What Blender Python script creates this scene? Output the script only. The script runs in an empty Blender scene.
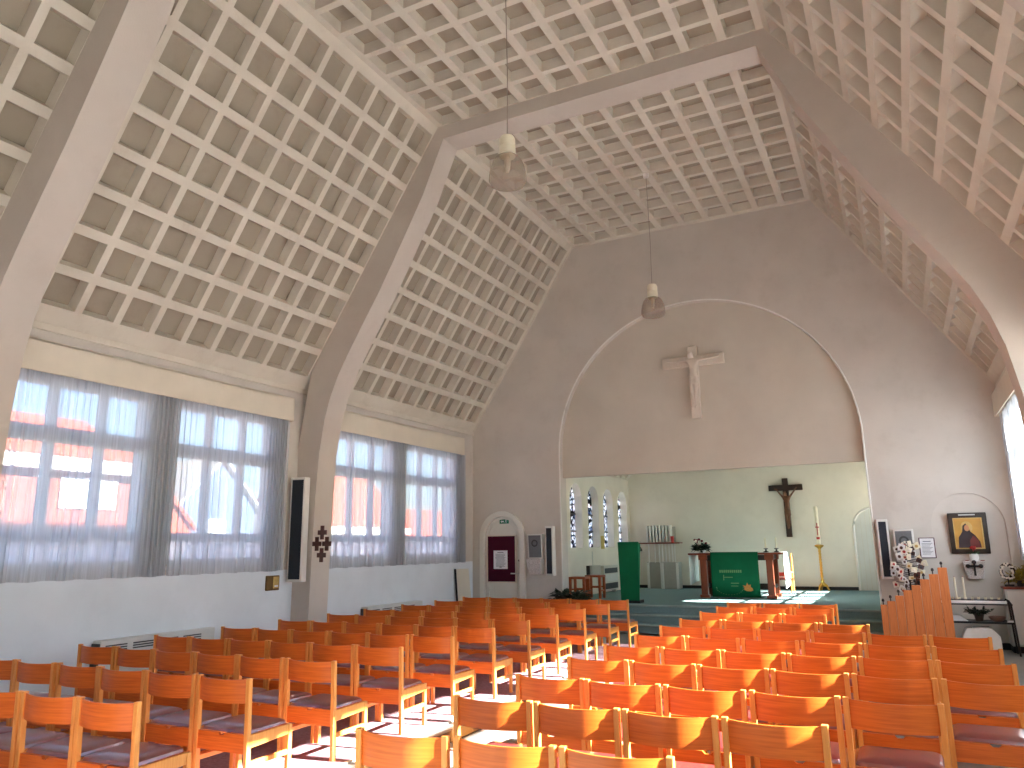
import bpy, bmesh, math, random
from mathutils import Vector, Matrix
R = math.radians
PI = math.pi
rnd = random.Random(7)
sc = bpy.context.scene
C = sc.collection

# ---------------------------------------------------------------- materials
MATS = {}
def lin(r, g, b):
    f = lambda c: (c/255/12.92) if c/255 <= .04045 else ((c/255+.055)/1.055)**2.4
    return (f(r), f(g), f(b), 1)

def nodes_of(name):
    m = bpy.data.materials.new(name); m.use_nodes = True
    nt = m.node_tree; nt.nodes.clear()
    out = nt.nodes.new('ShaderNodeOutputMaterial')
    return m, nt, out

def mat(name, col, rough=.6, var=.12, scale=6., metal=0., bump=0., stretch=(1, 1, 1), spec=.5, col2=None, coat=0., bscale=None, detail=4.):
    if name in MATS: return MATS[name]
    m, nt, out = nodes_of(name)
    b = nt.nodes.new('ShaderNodeBsdfPrincipled')
    nt.links.new(b.outputs[0], out.inputs[0])
    b.inputs['Roughness'].default_value = rough
    b.inputs['Metallic'].default_value = metal
    b.inputs['Specular IOR Level'].default_value = spec
    b.inputs['Coat Weight'].default_value = coat
    tc = nt.nodes.new('ShaderNodeTexCoord')
    mp = nt.nodes.new('ShaderNodeMapping'); mp.inputs['Scale'].default_value = stretch
    nt.links.new(tc.outputs['Object'], mp.inputs[0])
    oi = nt.nodes.new('ShaderNodeObjectInfo')
    vm = nt.nodes.new('ShaderNodeVectorMath'); vm.operation = 'ADD'
    cx = nt.nodes.new('ShaderNodeCombineXYZ')
    mu = nt.nodes.new('ShaderNodeMath'); mu.operation = 'MULTIPLY'; mu.inputs[1].default_value = 37.
    nt.links.new(oi.outputs['Random'], mu.inputs[0])
    for i in range(3): nt.links.new(mu.outputs[0], cx.inputs[i])
    nt.links.new(mp.outputs[0], vm.inputs[0]); nt.links.new(cx.outputs[0], vm.inputs[1])
    nz = nt.nodes.new('ShaderNodeTexNoise'); nz.inputs['Scale'].default_value = scale; nz.inputs['Detail'].default_value = detail
    nt.links.new(vm.outputs[0], nz.inputs['Vector'])
    rp = nt.nodes.new('ShaderNodeValToRGB')
    rp.color_ramp.elements[0].position = .3; rp.color_ramp.elements[1].position = .7
    c = col[:3]
    lo = tuple(max(0, x*(1-var)) for x in c) if col2 is None else col2[:3]
    hi = tuple(min(1, x*(1+var)) for x in c) if col2 is None else c
    rp.color_ramp.elements[0].color = (*lo, 1); rp.color_ramp.elements[1].color = (*hi, 1)
    nt.links.new(nz.outputs[0], rp.inputs[0]); nt.links.new(rp.outputs[0], b.inputs['Base Color'])
    if bump:
        bp = nt.nodes.new('ShaderNodeBump'); bp.inputs['Strength'].default_value = bump; bp.inputs['Distance'].default_value = .01
        n2 = nt.nodes.new('ShaderNodeTexNoise'); n2.inputs['Scale'].default_value = bscale or scale*6; n2.inputs['Detail'].default_value = 3
        nt.links.new(vm.outputs[0], n2.inputs['Vector'])
        nt.links.new(n2.outputs[0], bp.inputs['Height']); nt.links.new(bp.outputs[0], b.inputs['Normal'])
    MATS[name] = m
    return m

def stained_plaster(name, col, dirt, rough=.85):
    """Painted plaster with large soft stains and fine grain."""
    m = mat(name, col, rough, .05, 1.3, bump=.12, bscale=60, spec=.25)
    nt = m.node_tree
    b = next(n for n in nt.nodes if n.type == 'BSDF_PRINCIPLED')
    rp = next(n for n in nt.nodes if n.type == 'VALTORGB')
    tc = next(n for n in nt.nodes if n.type == 'TEX_COORD')
    nz = nt.nodes.new('ShaderNodeTexNoise'); nz.inputs['Scale'].default_value = 2.3; nz.inputs['Detail'].default_value = 8; nz.inputs['Roughness'].default_value = .7
    nt.links.new(tc.outputs['Object'], nz.inputs['Vector'])
    r2 = nt.nodes.new('ShaderNodeValToRGB'); r2.color_ramp.elements[0].position = .52; r2.color_ramp.elements[1].position = .8
    r2.color_ramp.elements[0].color = (0, 0, 0, 1); r2.color_ramp.elements[1].color = (.55, .55, .55, 1)
    nt.links.new(nz.outputs[0], r2.inputs[0])
    mx = nt.nodes.new('ShaderNodeMix'); mx.data_type = 'RGBA'
    nt.links.new(r2.outputs[0], mx.inputs[0]); nt.links.new(rp.outputs[0], mx.inputs[6]); mx.inputs[7].default_value = dirt
    nt.links.new(mx.outputs[2], b.inputs['Base Color'])
    return m

M = {}
M['wall'] = stained_plaster('wall paint', lin(208, 202, 193), lin(190, 182, 171))
M['cwall'] = stained_plaster('chancel paint', lin(226, 220, 206), lin(212, 204, 188))
M['low'] = stained_plaster('lower wall paint', lin(222, 228, 232), lin(210, 216, 220))
M['ceil'] = stained_plaster('coffer paint', lin(212, 206, 192), lin(184, 174, 158))
M['infill'] = stained_plaster('coffer infill board', lin(164, 155, 139), lin(140, 130, 115))  # greyer board, with part of the recess shade put into its tone
M['beam'] = stained_plaster('beam paint', lin(200, 192, 182), lin(188, 178, 167))
M['tymp'] = stained_plaster('tympanum paint', lin(204, 197, 184), lin(196, 187, 173))
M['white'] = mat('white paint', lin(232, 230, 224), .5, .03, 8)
M['cream'] = mat('cream board', lin(222, 214, 196), .6, .04, 3)
M['frame'] = mat('window frame paint', lin(214, 220, 226), .5, .04, 5)
M['ply'] = mat('orange plywood', lin(230, 120, 42), .36, .0, 3.2, stretch=(1.2, 1.2, 26), col2=lin(206, 96, 28), spec=.45, detail=6)
M['beech'] = mat('beech wood', lin(240, 166, 84), .4, .0, 4, stretch=(22, 22, 1.4), col2=lin(226, 142, 64), spec=.45, detail=6)
M['vinyl'] = mat('maroon vinyl', lin(128, 46, 46), .30, .1, 14, bump=.08, bscale=160, spec=.8, coat=.35)
for n_ in MATS['maroon vinyl'].node_tree.nodes:
    if n_.type == 'BSDF_PRINCIPLED': n_.inputs['IOR'].default_value = 1.75; n_.inputs['Coat IOR'].default_value = 1.7
M['piping'] = mat('maroon edge', lin(150, 62, 50), .45, .08, 10)
M['black'] = mat('black metal', lin(26, 26, 28), .4, .1, 8)
M['blackrub'] = mat('black skirting', lin(22, 22, 24), .6, .1, 8)
M['grille'] = mat('speaker cloth', lin(38, 44, 54), .8, .15, 60, bump=.3, bscale=300)
M['greygr'] = mat('grey perforated metal', lin(112, 116, 120), .55, .1, 40, bump=.3, bscale=260)
M['spkbox'] = mat('speaker white box', lin(226, 224, 218), .5, .03, 5)
M['terr'] = mat('speckled terrazzo', lin(240, 238, 234), .5, 0, 60, col2=lin(186, 182, 176))
M['teal'] = mat('teal carpet', lin(126, 154, 156), .95, .14, 90, bump=.4, bscale=400, spec=.1)
M['green'] = mat('green altar cloth', lin(16, 112, 72), .75, .08, 3, bump=.1, bscale=200, spec=.2)
M['dgreen'] = mat('dark green altar cloth', lin(10, 92, 58), .75, .12, 3, bump=.1, bscale=200, spec=.2)
M['redwood'] = mat('reddish wood', lin(142, 64, 32), .4, 0, 4, stretch=(20, 20, 1.5), col2=lin(112, 46, 22), detail=6)
M['redwoodx'] = mat('reddish board', lin(142, 62, 34), .4, 0, 4, stretch=(1.5, 20, 20), col2=lin(116, 46, 24), detail=6)
M['darkwood'] = mat('dark wood', lin(54, 34, 24), .5, 0, 4, stretch=(20, 20, 1.5), col2=lin(34, 20, 14), detail=6)
M['screenw'] = mat('pipe screen wood', lin(226, 138, 76), .45, 0, 4, stretch=(24, 24, 1.2), col2=lin(206, 116, 58), detail=6)
M['stoolw'] = mat('stool wood', lin(176, 86, 40), .4, 0, 4, stretch=(20, 20, 1.5), col2=lin(146, 62, 26))
M['linen'] = mat('white linen', lin(236, 236, 232), .8, .04, 5, spec=.2)
M['brass'] = mat('polished brass', lin(212, 170, 84), .28, .12, 10, metal=1.)
M['candle'] = mat('candle wax', lin(240, 232, 206), .5, .03, 5)
M['red'] = mat('red decoration', lin(176, 40, 36), .5, .1, 12)
M['leaf'] = mat('leaf green', lin(46, 74, 34), .5, .35, 8)
M['leafd'] = mat('dark leaf green', lin(24, 44, 26), .5, .35, 8)
M['leafy'] = mat('yellow green leaves', lin(168, 150, 60), .6, .3, 6)
M['petalw'] = mat('pale petals', lin(236, 226, 210), .6, .06, 8)
M['petalr'] = mat('dark red petals', lin(120, 34, 40), .6, .2, 8)
M['metalw'] = mat('grey white enamel', lin(206, 208, 202), .45, .03, 5)
M['heat'] = mat('heater enamel', lin(202, 200, 188), .45, .03, 5)
M['slot'] = mat('dark slots', lin(70, 72, 72), .7, .1, 20)
M['maroon'] = mat('maroon felt', lin(78, 26, 44), .9, .1, 40, bump=.2, bscale=300, spec=.1)
M['paper'] = mat('white paper', lin(240, 240, 242), .7, .015, 10)
M['ink'] = mat('grey print', lin(120, 122, 130), .7, .1, 40)
M['exitg'] = mat('exit green', lin(20, 120, 84), .5, .05, 10)
M['door'] = mat('door paint', lin(224, 222, 212), .5, .03, 3)
M['brown'] = mat('brown glazed tile', lin(82, 44, 34), .35, .25, 14)
M['bronze'] = mat('bronze box', lin(112, 88, 52), .4, .15, 10, metal=.6)
M['goldp'] = mat('gilded panel', lin(200, 152, 66), .45, .14, 5)
M['robe'] = mat('dark robe paint', lin(52, 40, 44), .5, .2, 6)
M['robe2'] = mat('wine robe paint', lin(112, 42, 36), .5, .2, 6)
M['skinp'] = mat('warm face paint', lin(196, 140, 96), .5, .1, 10)
M['iconfr'] = mat('icon frame wood', lin(44, 32, 24), .4, .2, 6)
M['gold'] = mat('gold leaf moulding', lin(206, 176, 112), .35, .1, 20, metal=.8)
M['mauve'] = mat('mauve carpet', lin(176, 144, 150), .95, 0, 40, col2=lin(150, 118, 126), bump=.4, bscale=300, spec=.1)
M['stone'] = mat('grey stone floor', lin(158, 158, 152), .35, .1, 3, spec=.5)
M['stoned'] = mat('dark green stone', lin(44, 50, 34), .28, .2, 4, spec=.5)
M['joint'] = mat('pale floor strip', lin(206, 200, 184), .4, .05, 8)
M['plastic'] = mat('cream lamp housing', lin(228, 221, 196), .4, .05, 6)
M['cord'] = mat('lamp cord', lin(150, 140, 126), .6, .05, 10)
M['plasterfig'] = mat('white plaster', lin(216, 206, 192), .55, .04, 8)
M['corpus'] = mat('painted carved figure', lin(104, 68, 44), .5, .15, 8)
M['brick'] = None
M['pot'] = mat('grey pot', lin(96, 92, 90), .6, .1, 8)
M['copper'] = mat('glazed bowl', lin(140, 112, 100), .3, .15, 8)
M['grey'] = mat('grey metal box', lin(176, 174, 164), .5, .05, 6)
M['yellow'] = mat('ochre banner', lin(196, 172, 96), .8, .08, 5)
M['bark'] = mat('bark', lin(88, 74, 60), .9, .2, 10)
M['render'] = mat('pale house render', lin(196, 200, 206), .9, .05, 1)
M['greyrender'] = mat('blue grey cladding', lin(80, 98, 122), .9, .05, 1)  # grey-blue cladding, darkened so its colour carries the shade on the gable
M['hwhite'] = mat('white house paint', lin(236, 236, 232), .7, .03, 2)
M['asphalt'] = mat('street paving', lin(196, 192, 184), .9, .1, 2)
M['hglass'] = mat('house window glass', lin(200, 208, 214), .15, .1, 1)
M['leadw'] = mat('lead came', lin(40, 42, 46), .6, .1, 10)

def tile_roof():
    m, nt, out = nodes_of('orange roof tiles')
    b = nt.nodes.new('ShaderNodeBsdfPrincipled'); nt.links.new(b.outputs[0], out.inputs[0]); b.inputs['Roughness'].default_value = .8
    tc = nt.nodes.new('ShaderNodeTexCoord')
    w = nt.nodes.new('ShaderNodeTexWave'); w.bands_direction = 'Z'; w.inputs['Scale'].default_value = 2.2; w.inputs['Distortion'].default_value = .6
    nt.links.new(tc.outputs['Object'], w.inputs['Vector'])
    rp = nt.nodes.new('ShaderNodeValToRGB'); rp.color_ramp.elements[0].color = lin(146, 58, 32); rp.color_ramp.elements[1].color = lin(176, 82, 48)
    nt.links.new(w.outputs[0], rp.inputs[0]); nt.links.new(rp.outputs[0], b.inputs['Base Color'])
    return m
M['roof'] = tile_roof()
def bricks():
    m, nt, out = nodes_of('red brickwork')
    b = nt.nodes.new('ShaderNodeBsdfPrincipled'); nt.links.new(b.outputs[0], out.inputs[0]); b.inputs['Roughness'].default_value = .9
    tc = nt.nodes.new('ShaderNodeTexCoord')
    mp = nt.nodes.new('ShaderNodeMapping'); mp.inputs['Rotation'].default_value = (R(90), 0, R(90))
    sx = nt.nodes.new('ShaderNodeSeparateXYZ'); cx = nt.nodes.new('ShaderNodeCombineXYZ')
    nt.links.new(tc.outputs['Object'], sx.inputs[0])
    ad = nt.nodes.new('ShaderNodeMath'); ad.operation = 'ADD'
    nt.links.new(sx.outputs[0], ad.inputs[0]); nt.links.new(sx.outputs[1], ad.inputs[1])
    nt.links.new(ad.outputs[0], cx.inputs[0]); nt.links.new(sx.outputs[2], cx.inputs[1])
    br = nt.nodes.new('ShaderNodeTexBrick'); br.inputs['Scale'].default_value = 3.5
    br.inputs['Color1'].default_value = lin(150, 72, 54); br.inputs['Color2'].default_value = lin(132, 60, 44); br.inputs['Mortar'].default_value = lin(150, 112, 98)
    br.inputs['Mortar Size'].default_value = .015
    nt.links.new(cx.outputs[0], br.inputs['Vector']); nt.links.new(br.outputs[0], b.inputs['Base Color'])
    return m
M['brick'] = bricks()

def sheer():
    m, nt, out = nodes_of('sheer curtain net')
    tr = nt.nodes.new('ShaderNodeBsdfTransparent')
    tl = nt.nodes.new('ShaderNodeBsdfTranslucent'); tl.inputs[0].default_value = (.58, .64, .72, 1)
    df = nt.nodes.new('ShaderNodeBsdfDiffuse'); df.inputs[0].default_value = (.70, .72, .75, 1)
    m1 = nt.nodes.new('ShaderNodeMixShader'); m1.inputs[0].default_value = .55
    nt.links.new(tl.outputs[0], m1.inputs[1]); nt.links.new(df.outputs[0], m1.inputs[2])
    tc = nt.nodes.new('ShaderNodeTexCoord'); mp = nt.nodes.new('ShaderNodeMapping'); mp.inputs['Scale'].default_value = (1, 42, .25)
    nt.links.new(tc.outputs['Object'], mp.inputs[0])
    nz = nt.nodes.new('ShaderNodeTexNoise'); nz.inputs['Scale'].default_value = 1.; nz.inputs['Detail'].default_value = 4
    nt.links.new(mp.outputs[0], nz.inputs['Vector'])
    mr = nt.nodes.new('ShaderNodeMapRange'); mr.inputs[1].default_value = .3; mr.inputs[2].default_value = .7
    mr.inputs[3].default_value = SHEER[0]; mr.inputs[4].default_value = SHEER[1]
    nt.links.new(nz.outputs[0], mr.inputs[0])
    m2 = nt.nodes.new('ShaderNodeMixShader')
    nt.links.new(mr.outputs[0], m2.inputs[0]); nt.links.new(tr.outputs[0], m2.inputs[1]); nt.links.new(m1.outputs[0], m2.inputs[2])
    nt.links.new(m2.outputs[0], out.inputs[0])
    return m
SHEER = (.70, .93)
M['sheer'] = sheer()

def clear(name, tint, gloss=.06, frost=0.):
    m, nt, out = nodes_of(name)
    tr = nt.nodes.new('ShaderNodeBsdfTransparent'); tr.inputs[0].default_value = (*tint, 1)
    gl = nt.nodes.new('ShaderNodeBsdfGlossy'); gl.inputs['Roughness'].default_value = .05
    mx = nt.nodes.new('ShaderNodeMixShader'); mx.inputs[0].default_value = gloss
    nt.links.new(tr.outputs[0], mx.inputs[1]); nt.links.new(gl.outputs[0], mx.inputs[2])
    last = mx
    if frost:
        tl = nt.nodes.new('ShaderNodeBsdfTranslucent'); tl.inputs[0].default_value = (.85, .86, .9, 1)
        m2 = nt.nodes.new('ShaderNodeMixShader'); m2.inputs[0].default_value = frost
        nt.links.new(mx.outputs[0], m2.inputs[1]); nt.links.new(tl.outputs[0], m2.inputs[2]); last = m2
    nt.links.new(last.outputs[0], out.inputs[0])
    return m
M['glass'] = clear('clear window glass', (.93, .95, .97))
M['frost'] = clear('frosted window glass', (.9, .9, .95), .04, .75)
def lampglass():
    m, nt, out = nodes_of('smoked lamp glass')
    tr = nt.nodes.new('ShaderNodeBsdfTransparent'); tr.inputs[0].default_value = (.80, .77, .73, 1)
    gl = nt.nodes.new('ShaderNodeBsdfPrincipled'); gl.inputs['Base Color'].default_value = lin(186, 174, 160); gl.inputs['Roughness'].default_value = .08
    mx = nt.nodes.new('ShaderNodeMixShader'); mx.inputs[0].default_value = .36
    nt.links.new(tr.outputs[0], mx.inputs[1]); nt.links.new(gl.outputs[0], mx.inputs[2]); nt.links.new(mx.outputs[0], out.inputs[0])
    return m
M['lampglass'] = lampglass()
def leaded():
    m, nt, out = nodes_of('leaded glass')
    tr = nt.nodes.new('ShaderNodeBsdfTransparent'); tl = nt.nodes.new('ShaderNodeBsdfTranslucent')
    tc = nt.nodes.new('ShaderNodeTexCoord')
    vo = nt.nodes.new('ShaderNodeTexVoronoi'); vo.inputs['Scale'].default_value = 7.
    nt.links.new(tc.outputs['Object'], vo.inputs['Vector'])
    rp = nt.nodes.new('ShaderNodeValToRGB'); rp.color_ramp.interpolation = 'CONSTANT'
    els = rp.color_ramp.elements
    els[0].color = (.9, .92, .95, 1); els[1].position = .55; els[1].color = (.75, .82, .9, 1)
    e = els.new(.72); e.color = (.12, .16, .26, 1)
    e = els.new(.84); e.color = (.8, .84, .86, 1)
    sx = nt.nodes.new('ShaderNodeSeparateColor'); nt.links.new(vo.outputs['Color'], sx.inputs[0]); nt.links.new(sx.outputs[0], rp.inputs[0])
    v2 = nt.nodes.new('ShaderNodeTexVoronoi'); v2.feature = 'DISTANCE_TO_EDGE'; v2.inputs['Scale'].default_value = 7.
    nt.links.new(tc.outputs['Object'], v2.inputs['Vector'])
    lt = nt.nodes.new('ShaderNodeMath'); lt.operation = 'LESS_THAN'; lt.inputs[1].default_value = .12
    nt.links.new(v2.outputs['Distance'], lt.inputs[0])
    nt.links.new(rp.outputs[0], tr.inputs[0]); nt.links.new(rp.outputs[0], tl.inputs[0])
    m1 = nt.nodes.new('ShaderNodeMixShader'); m1.inputs[0].default_value = .6
    nt.links.new(tr.outputs[0], m1.inputs[1]); nt.links.new(tl.outputs[0], m1.inputs[2])
    ld = nt.nodes.new('ShaderNodeBsdfDiffuse'); ld.inputs[0].default_value = (.02, .02, .025, 1)
    m2 = nt.nodes.new('ShaderNodeMixShader')
    nt.links.new(lt.outputs[0], m2.inputs[0]); nt.links.new(m1.outputs[0], m2.inputs[1]); nt.links.new(ld.outputs[0], m2.inputs[2])
    nt.links.new(m2.outputs[0], out.inputs[0])
    return m
M['leaded'] = leaded()

# ---------------------------------------------------------------- mesh helper
class MB:
    def __init__(s): s.v = []; s.f = []
    def add(s, vs, fs):
        o = len(s.v); s.v += [tuple(v) for v in vs]; s.f += [tuple(i+o for i in f) for f in fs]; return s
    def quad(s, a, b, c, d): return s.add([a, b, c, d], [(0, 1, 2, 3)])
    def box(s, x0, y0, z0, x1, y1, z1):
        return s.hexa([(x0, y0, z0), (x1, y0, z0), (x1, y1, z0), (x0, y1, z0)], [(x0, y0, z1), (x1, y0, z1), (x1, y1, z1), (x0, y1, z1)])
    def hexa(s, b, t):
        return s.add(list(b)+list(t), [(3, 2, 1, 0), (4, 5, 6, 7), (0, 1, 5, 4), (1, 2, 6, 5), (2, 3, 7, 6), (3, 0, 4, 7)])
    def bar(s, p, q, w, h, up=(0, 0, 1)):
        p = Vector(p); q = Vector(q); d = (q-p).normalized(); u = Vector(up)
        if abs(d.dot(u)) > .98: u = Vector((0, 1, 0))
        a = d.cross(u).normalized(); b = a.cross(d).normalized()
        f = lambda c: [c+a*w/2*i+b*h/2*j for i, j in ((-1, -1), (1, -1), (1, 1), (-1, 1))]
        A = f(p); B = f(q)
        return s.add(A+B, [(0, 1, 2, 3), (7, 6, 5, 4), (1, 0, 4, 5), (2, 1, 5, 6), (3, 2, 6, 7), (0, 3, 7, 4)])
    def tube(s, pts, rad, n=10, caps=True):
        pts = [Vector(p) for p in pts]
        rs = rad if isinstance(rad, (list, tuple)) else [rad]*len(pts)
        vs = []; fs = []
        ref = Vector((0, 0, 1))
        for i, p in enumerate(pts):
            d = (pts[min(i+1, len(pts)-1)]-pts[max(i-1, 0)]).normalized()
            u = ref if abs(d.dot(ref)) < .95 else Vector((1, 0, 0))
            a = d.cross(u).normalized(); b = a.cross(d).normalized()
            for k in range(n):
                t = 2*PI*k/n; vs.append(p+a*math.cos(t)*rs[i]+b*math.sin(t)*rs[i])
        for i in range(len(pts)-1):
            for k in range(n):
                k2 = (k+1) % n; fs.append((i*n+k, i*n+k2, (i+1)*n+k2, (i+1)*n+k))
        if caps: fs.append(tuple(range(n-1, -1, -1))); fs.append(tuple(range((len(pts)-1)*n, len(pts)*n)))
        return s.add(vs, fs)
    def lathe(s, prof, c=(0, 0, 0), n=20, cap=True):
        vs = []; fs = []
        for r, z in prof:
            for k in range(n):
                t = 2*PI*k/n; vs.append((c[0]+r*math.cos(t), c[1]+r*math.sin(t), c[2]+z))
        for i in range(len(prof)-1):
            for k in range(n):
                k2 = (k+1) % n; fs.append((i*n+k, i*n+k2, (i+1)*n+k2, (i+1)*n+k))
        if cap: fs.append(tuple(range(n-1, -1, -1))); fs.append(tuple(range((len(prof)-1)*n, len(prof)*n)))
        return s.add(vs, fs)
    def ball(s, c, r, n=10, m=6):
        r = r if isinstance(r, (tuple, list)) else (r, r, r)
        vs = [(c[0], c[1], c[2]-r[2])]; fs = []
        for i in range(1, m):
            a = PI*i/m-PI/2
            for k in range(n):
                t = 2*PI*k/n; vs.append((c[0]+r[0]*math.cos(a)*math.cos(t), c[1]+r[1]*math.cos(a)*math.sin(t), c[2]+r[2]*math.sin(a)))
        vs.append((c[0], c[1], c[2]+r[2])); L = len(vs)-1
        for k in range(n): fs.append((0, 1+(k+1) % n, 1+k)); fs.append((L, 1+(m-2)*n+k, 1+(m-2)*n+(k+1) % n))
        for i in range(m-2):
            for k in range(n): fs.append((1+i*n+k, 1+i*n+(k+1) % n, 1+(i+1)*n+(k+1) % n, 1+(i+1)*n+k))
        return s.add(vs, fs)
    def prism(s, poly, f0, f1):
        """poly: list of 2D points, f0/f1 map (u,v)->3D for the two faces."""
        n = len(poly); A = [f0(*p) for p in poly]; B = [f1(*p) for p in poly]
        return s.add(A+B, [tuple(range(n)), tuple(range(2*n-1, n-1, -1))]+[(i, n+i, n+(i+1) % n, (i+1) % n) for i in range(n)])
    def leaf(s, p, d, L, w, up=(0, 0, 1), bend=.25):
        p = Vector(p); d = Vector(d).normalized(); u = Vector(up)
        a = d.cross(u)
        a = a.normalized() if a.length > 1e-3 else Vector((1, 0, 0))
        nrm = a.cross(d)
        q = [p, p+d*L*.4+a*w/2-nrm*bend*L*.1, p+d*L*.45+nrm*w*.15, p+d*L*.4-a*w/2-nrm*bend*L*.1, p+d*L-nrm*bend*L]
        return s.add(q, [(0, 1, 2), (0, 2, 3), (1, 4, 2), (2, 4, 3)])
    def build(s, name, m, parent=None, smooth=False, bevel=0, seg=1, recalc=True):
        me = bpy.data.meshes.new(name)
        me.from_pydata(s.v, [], s.f)
        if bevel or recalc:
            bm = bmesh.new(); bm.from_mesh(me)
            if recalc: bmesh.ops.recalc_face_normals(bm, faces=bm.faces[:])
            if bevel: bmesh.ops.bevel(bm, geom=bm.edges[:], offset=bevel, segments=seg, affect='EDGES', profile=.6, clamp_overlap=True)
            bm.to_mesh(me); bm.free()
        me.materials.append(m)
        if smooth:
            for p in me.polygons: p.use_smooth = True
            try: me.set_sharp_from_angle(angle=R(42))
            except Exception: pass
        o = bpy.data.objects.new(name, me); C.objects.link(o)
        if parent: o.parent = parent
        return o

def empty(name, loc=(0, 0, 0), rz=0):
    o = bpy.data.objects.new(name, None); C.objects.link(o); o.location = loc; o.rotation_euler = (0, 0, rz); o.empty_display_size = .1
    return o
def tag(o, label, cat, group=None, kind=None):
    o['label'] = label; o['category'] = cat
    if group: o['group'] = group
    if kind: o['kind'] = kind
    return o
def thing(name, label, cat, loc=(0, 0, 0), rz=0, group=None): return tag(empty(name, loc, rz), label, cat, group)
def struct(o): o['kind'] = 'structure'; return o
def dup(root, loc, rz, label=None, group=None):
    r = root.copy(); C.objects.link(r); r.location = loc; r.rotation_euler = (0, 0, rz)
    if label: r['label'] = label
    if group: r['group'] = group
    for ch in list(root.children):
        c = ch.copy(); C.objects.link(c); c.parent = r
        for g in ch.children:
            d = g.copy(); C.objects.link(d); d.parent = c
    return r
def box(name, m, x0, y0, z0, x1, y1, z1, parent=None, bevel=.004, seg=1): return MB().box(x0, y0, z0, x1, y1, z1).build(name, m, parent, bevel=bevel, seg=seg)

# ---------------------------------------------------------------- room shell (metres; nave axis x=0, altar towards +y)
W = 5.115; D = 14.8; ZB = 4.25; ZC = 8.28; XC = 2.51; YB = -3.6
AZ, AR, ZL = 3.63, 2.955, 3.14           # arch: spring height, radius, tympanum foot
def solid_wall(fn, us, bounds, thick_fn, holes):
    """Columns between successive us; bounds(u)->(lo,hi); holes: (u0,u1,lo(u),hi(u)). fn(u,z,k) -> 3D, k=0 room face, k=1 back."""
    b = MB()
    def spans(u, um):
        lo, hi = bounds(u)
        sp = []
        hs = sorted([(h[2](u), h[3](u)) for h in holes if h[0]-1e-6 <= um <= h[1]+1e-6])
        z = lo
        for a, c in hs: sp.append((z, a)); z = c
        sp.append((z, hi)); return sp
    for i in range(len(us)-1):
        u0, u1 = us[i], us[i+1]; um = (u0+u1)/2
        for (a0, a1), (b0, b1) in zip(spans(u0, um), spans(u1, um)):
            if a1-a0 < 1e-5 and b1-b0 < 1e-5: continue
            for k in (0, 1): b.quad(fn(u0, a0, k), fn(u1, b0, k), fn(u1, b1, k), fn(u0, a1, k))
    for u0, u1, lo, hi in holes:
        uu = [u for u in us if u0-1e-6 <= u <= u1+1e-6]
        for i in range(len(uu)-1):
            p, q = uu[i], uu[i+1]
            b.quad(fn(p, hi(p), 0), fn(q, hi(q), 0), fn(q, hi(q), 1), fn(p, hi(p), 1))
            b.quad(fn(p, lo(p), 0), fn(q, lo(q), 0), fn(q, lo(q), 1), fn(p, lo(p), 1))
        for u in (u0, u1):
            b.quad(fn(u, lo(u), 0), fn(u, hi(u), 0), fn(u, hi(u), 1), fn(u, lo(u), 1))
    return b
def arch_top(c, r, spring): return lambda u: spring+math.sqrt(max(0, r*r-(u-c)**2))
def arch_us(c, r, n): return [c-r*math.cos(PI*i/n) for i in range(n+1)]

# front wall, with the big arch, the door arch and the blind niche
def prof(x): x = abs(x); return ZC+.05 if x <= XC else ZC+.05-(x-XC)*(ZC-ZB)/(W-XC)
DC, DR, DSP = -4.353, .432, 1.93            # door: centre, half width, spring
NC, NR, NSP = 4.40, .535, 1.96
us = sorted(set([round(u, 5) for u in [-W, -XC, XC, W]+arch_us(0, AR, 48)+arch_us(DC, DR, 20)+arch_us(NC, NR, 20)]))
zero = lambda u: 0.
arch_h = (-AR, AR, zero, arch_top(0, AR, AZ)); door_h = (DC-DR, DC+DR, zero, arch_top(DC, DR, DSP)); nich_h = (NC-NR, NC+NR, zero, arch_top(NC, NR, NSP))
fw = solid_wall(lambda u, z, k: (u, D+.3*k, z), us, lambda u: (0, prof(u)), None, [arch_h, door_h, nich_h])
struct(fw.build('wall_front', M['wall'], recalc=False))
# niche back
nb = MB()
for u0, u1 in zip(arch_us(NC, NR+.01, 20)[:-1], arch_us(NC, NR+.01, 20)[1:]):
    t = arch_top(NC, NR+.01, NSP); nb.quad((u0, D+.05, 0), (u1, D+.05, 0), (u1, D+.05, t(u1)), (u0, D+.05, t(u0)))
struct(nb.build('wall_niche', M['wall'], recalc=False))
# tympanum panel, recessed in the arch above the chancel opening
ty = MB(); tus = arch_us(0, AR+.01, 48); t = arch_top(0, AR+.01, AZ)
for u0, u1 in zip(tus[:-1], tus[1:]):
    a, c = max(ZL, t(u0)), max(ZL, t(u1))
    for y in (D+.14, D+.26): ty.quad((u0, y, ZL), (u1, y, ZL), (u1, y, c), (u0, y, a))
ty.quad((-AR, D+.14, ZL), (AR, D+.14, ZL), (AR, D+.26, ZL), (-AR, D+.26, ZL))
struct(ty.build('wall_tympanum', M['tymp'], recalc=False))
ab = MB(); ab.tube([(-AR-.012, D-.004, 0.0)]+[(-(AR+.012)*math.cos(PI*i/60), D-.004, AZ+(AR+.012)*math.sin(PI*i/60)) for i in range(61)]+[(AR+.012, D-.004, 0.0)], .016, 8)  # added white bead, drawn in for the bright lit edge of the reveal
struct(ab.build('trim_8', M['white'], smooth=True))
ab = MB(); ab.tube([(-W, D-.01, ZB), (-XC, D-.01, ZC), (XC, D-.01, ZC), (W, D-.01, ZB)], .022, 8)
struct(ab.build('trim_9', M['ceil'], smooth=True))
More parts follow.
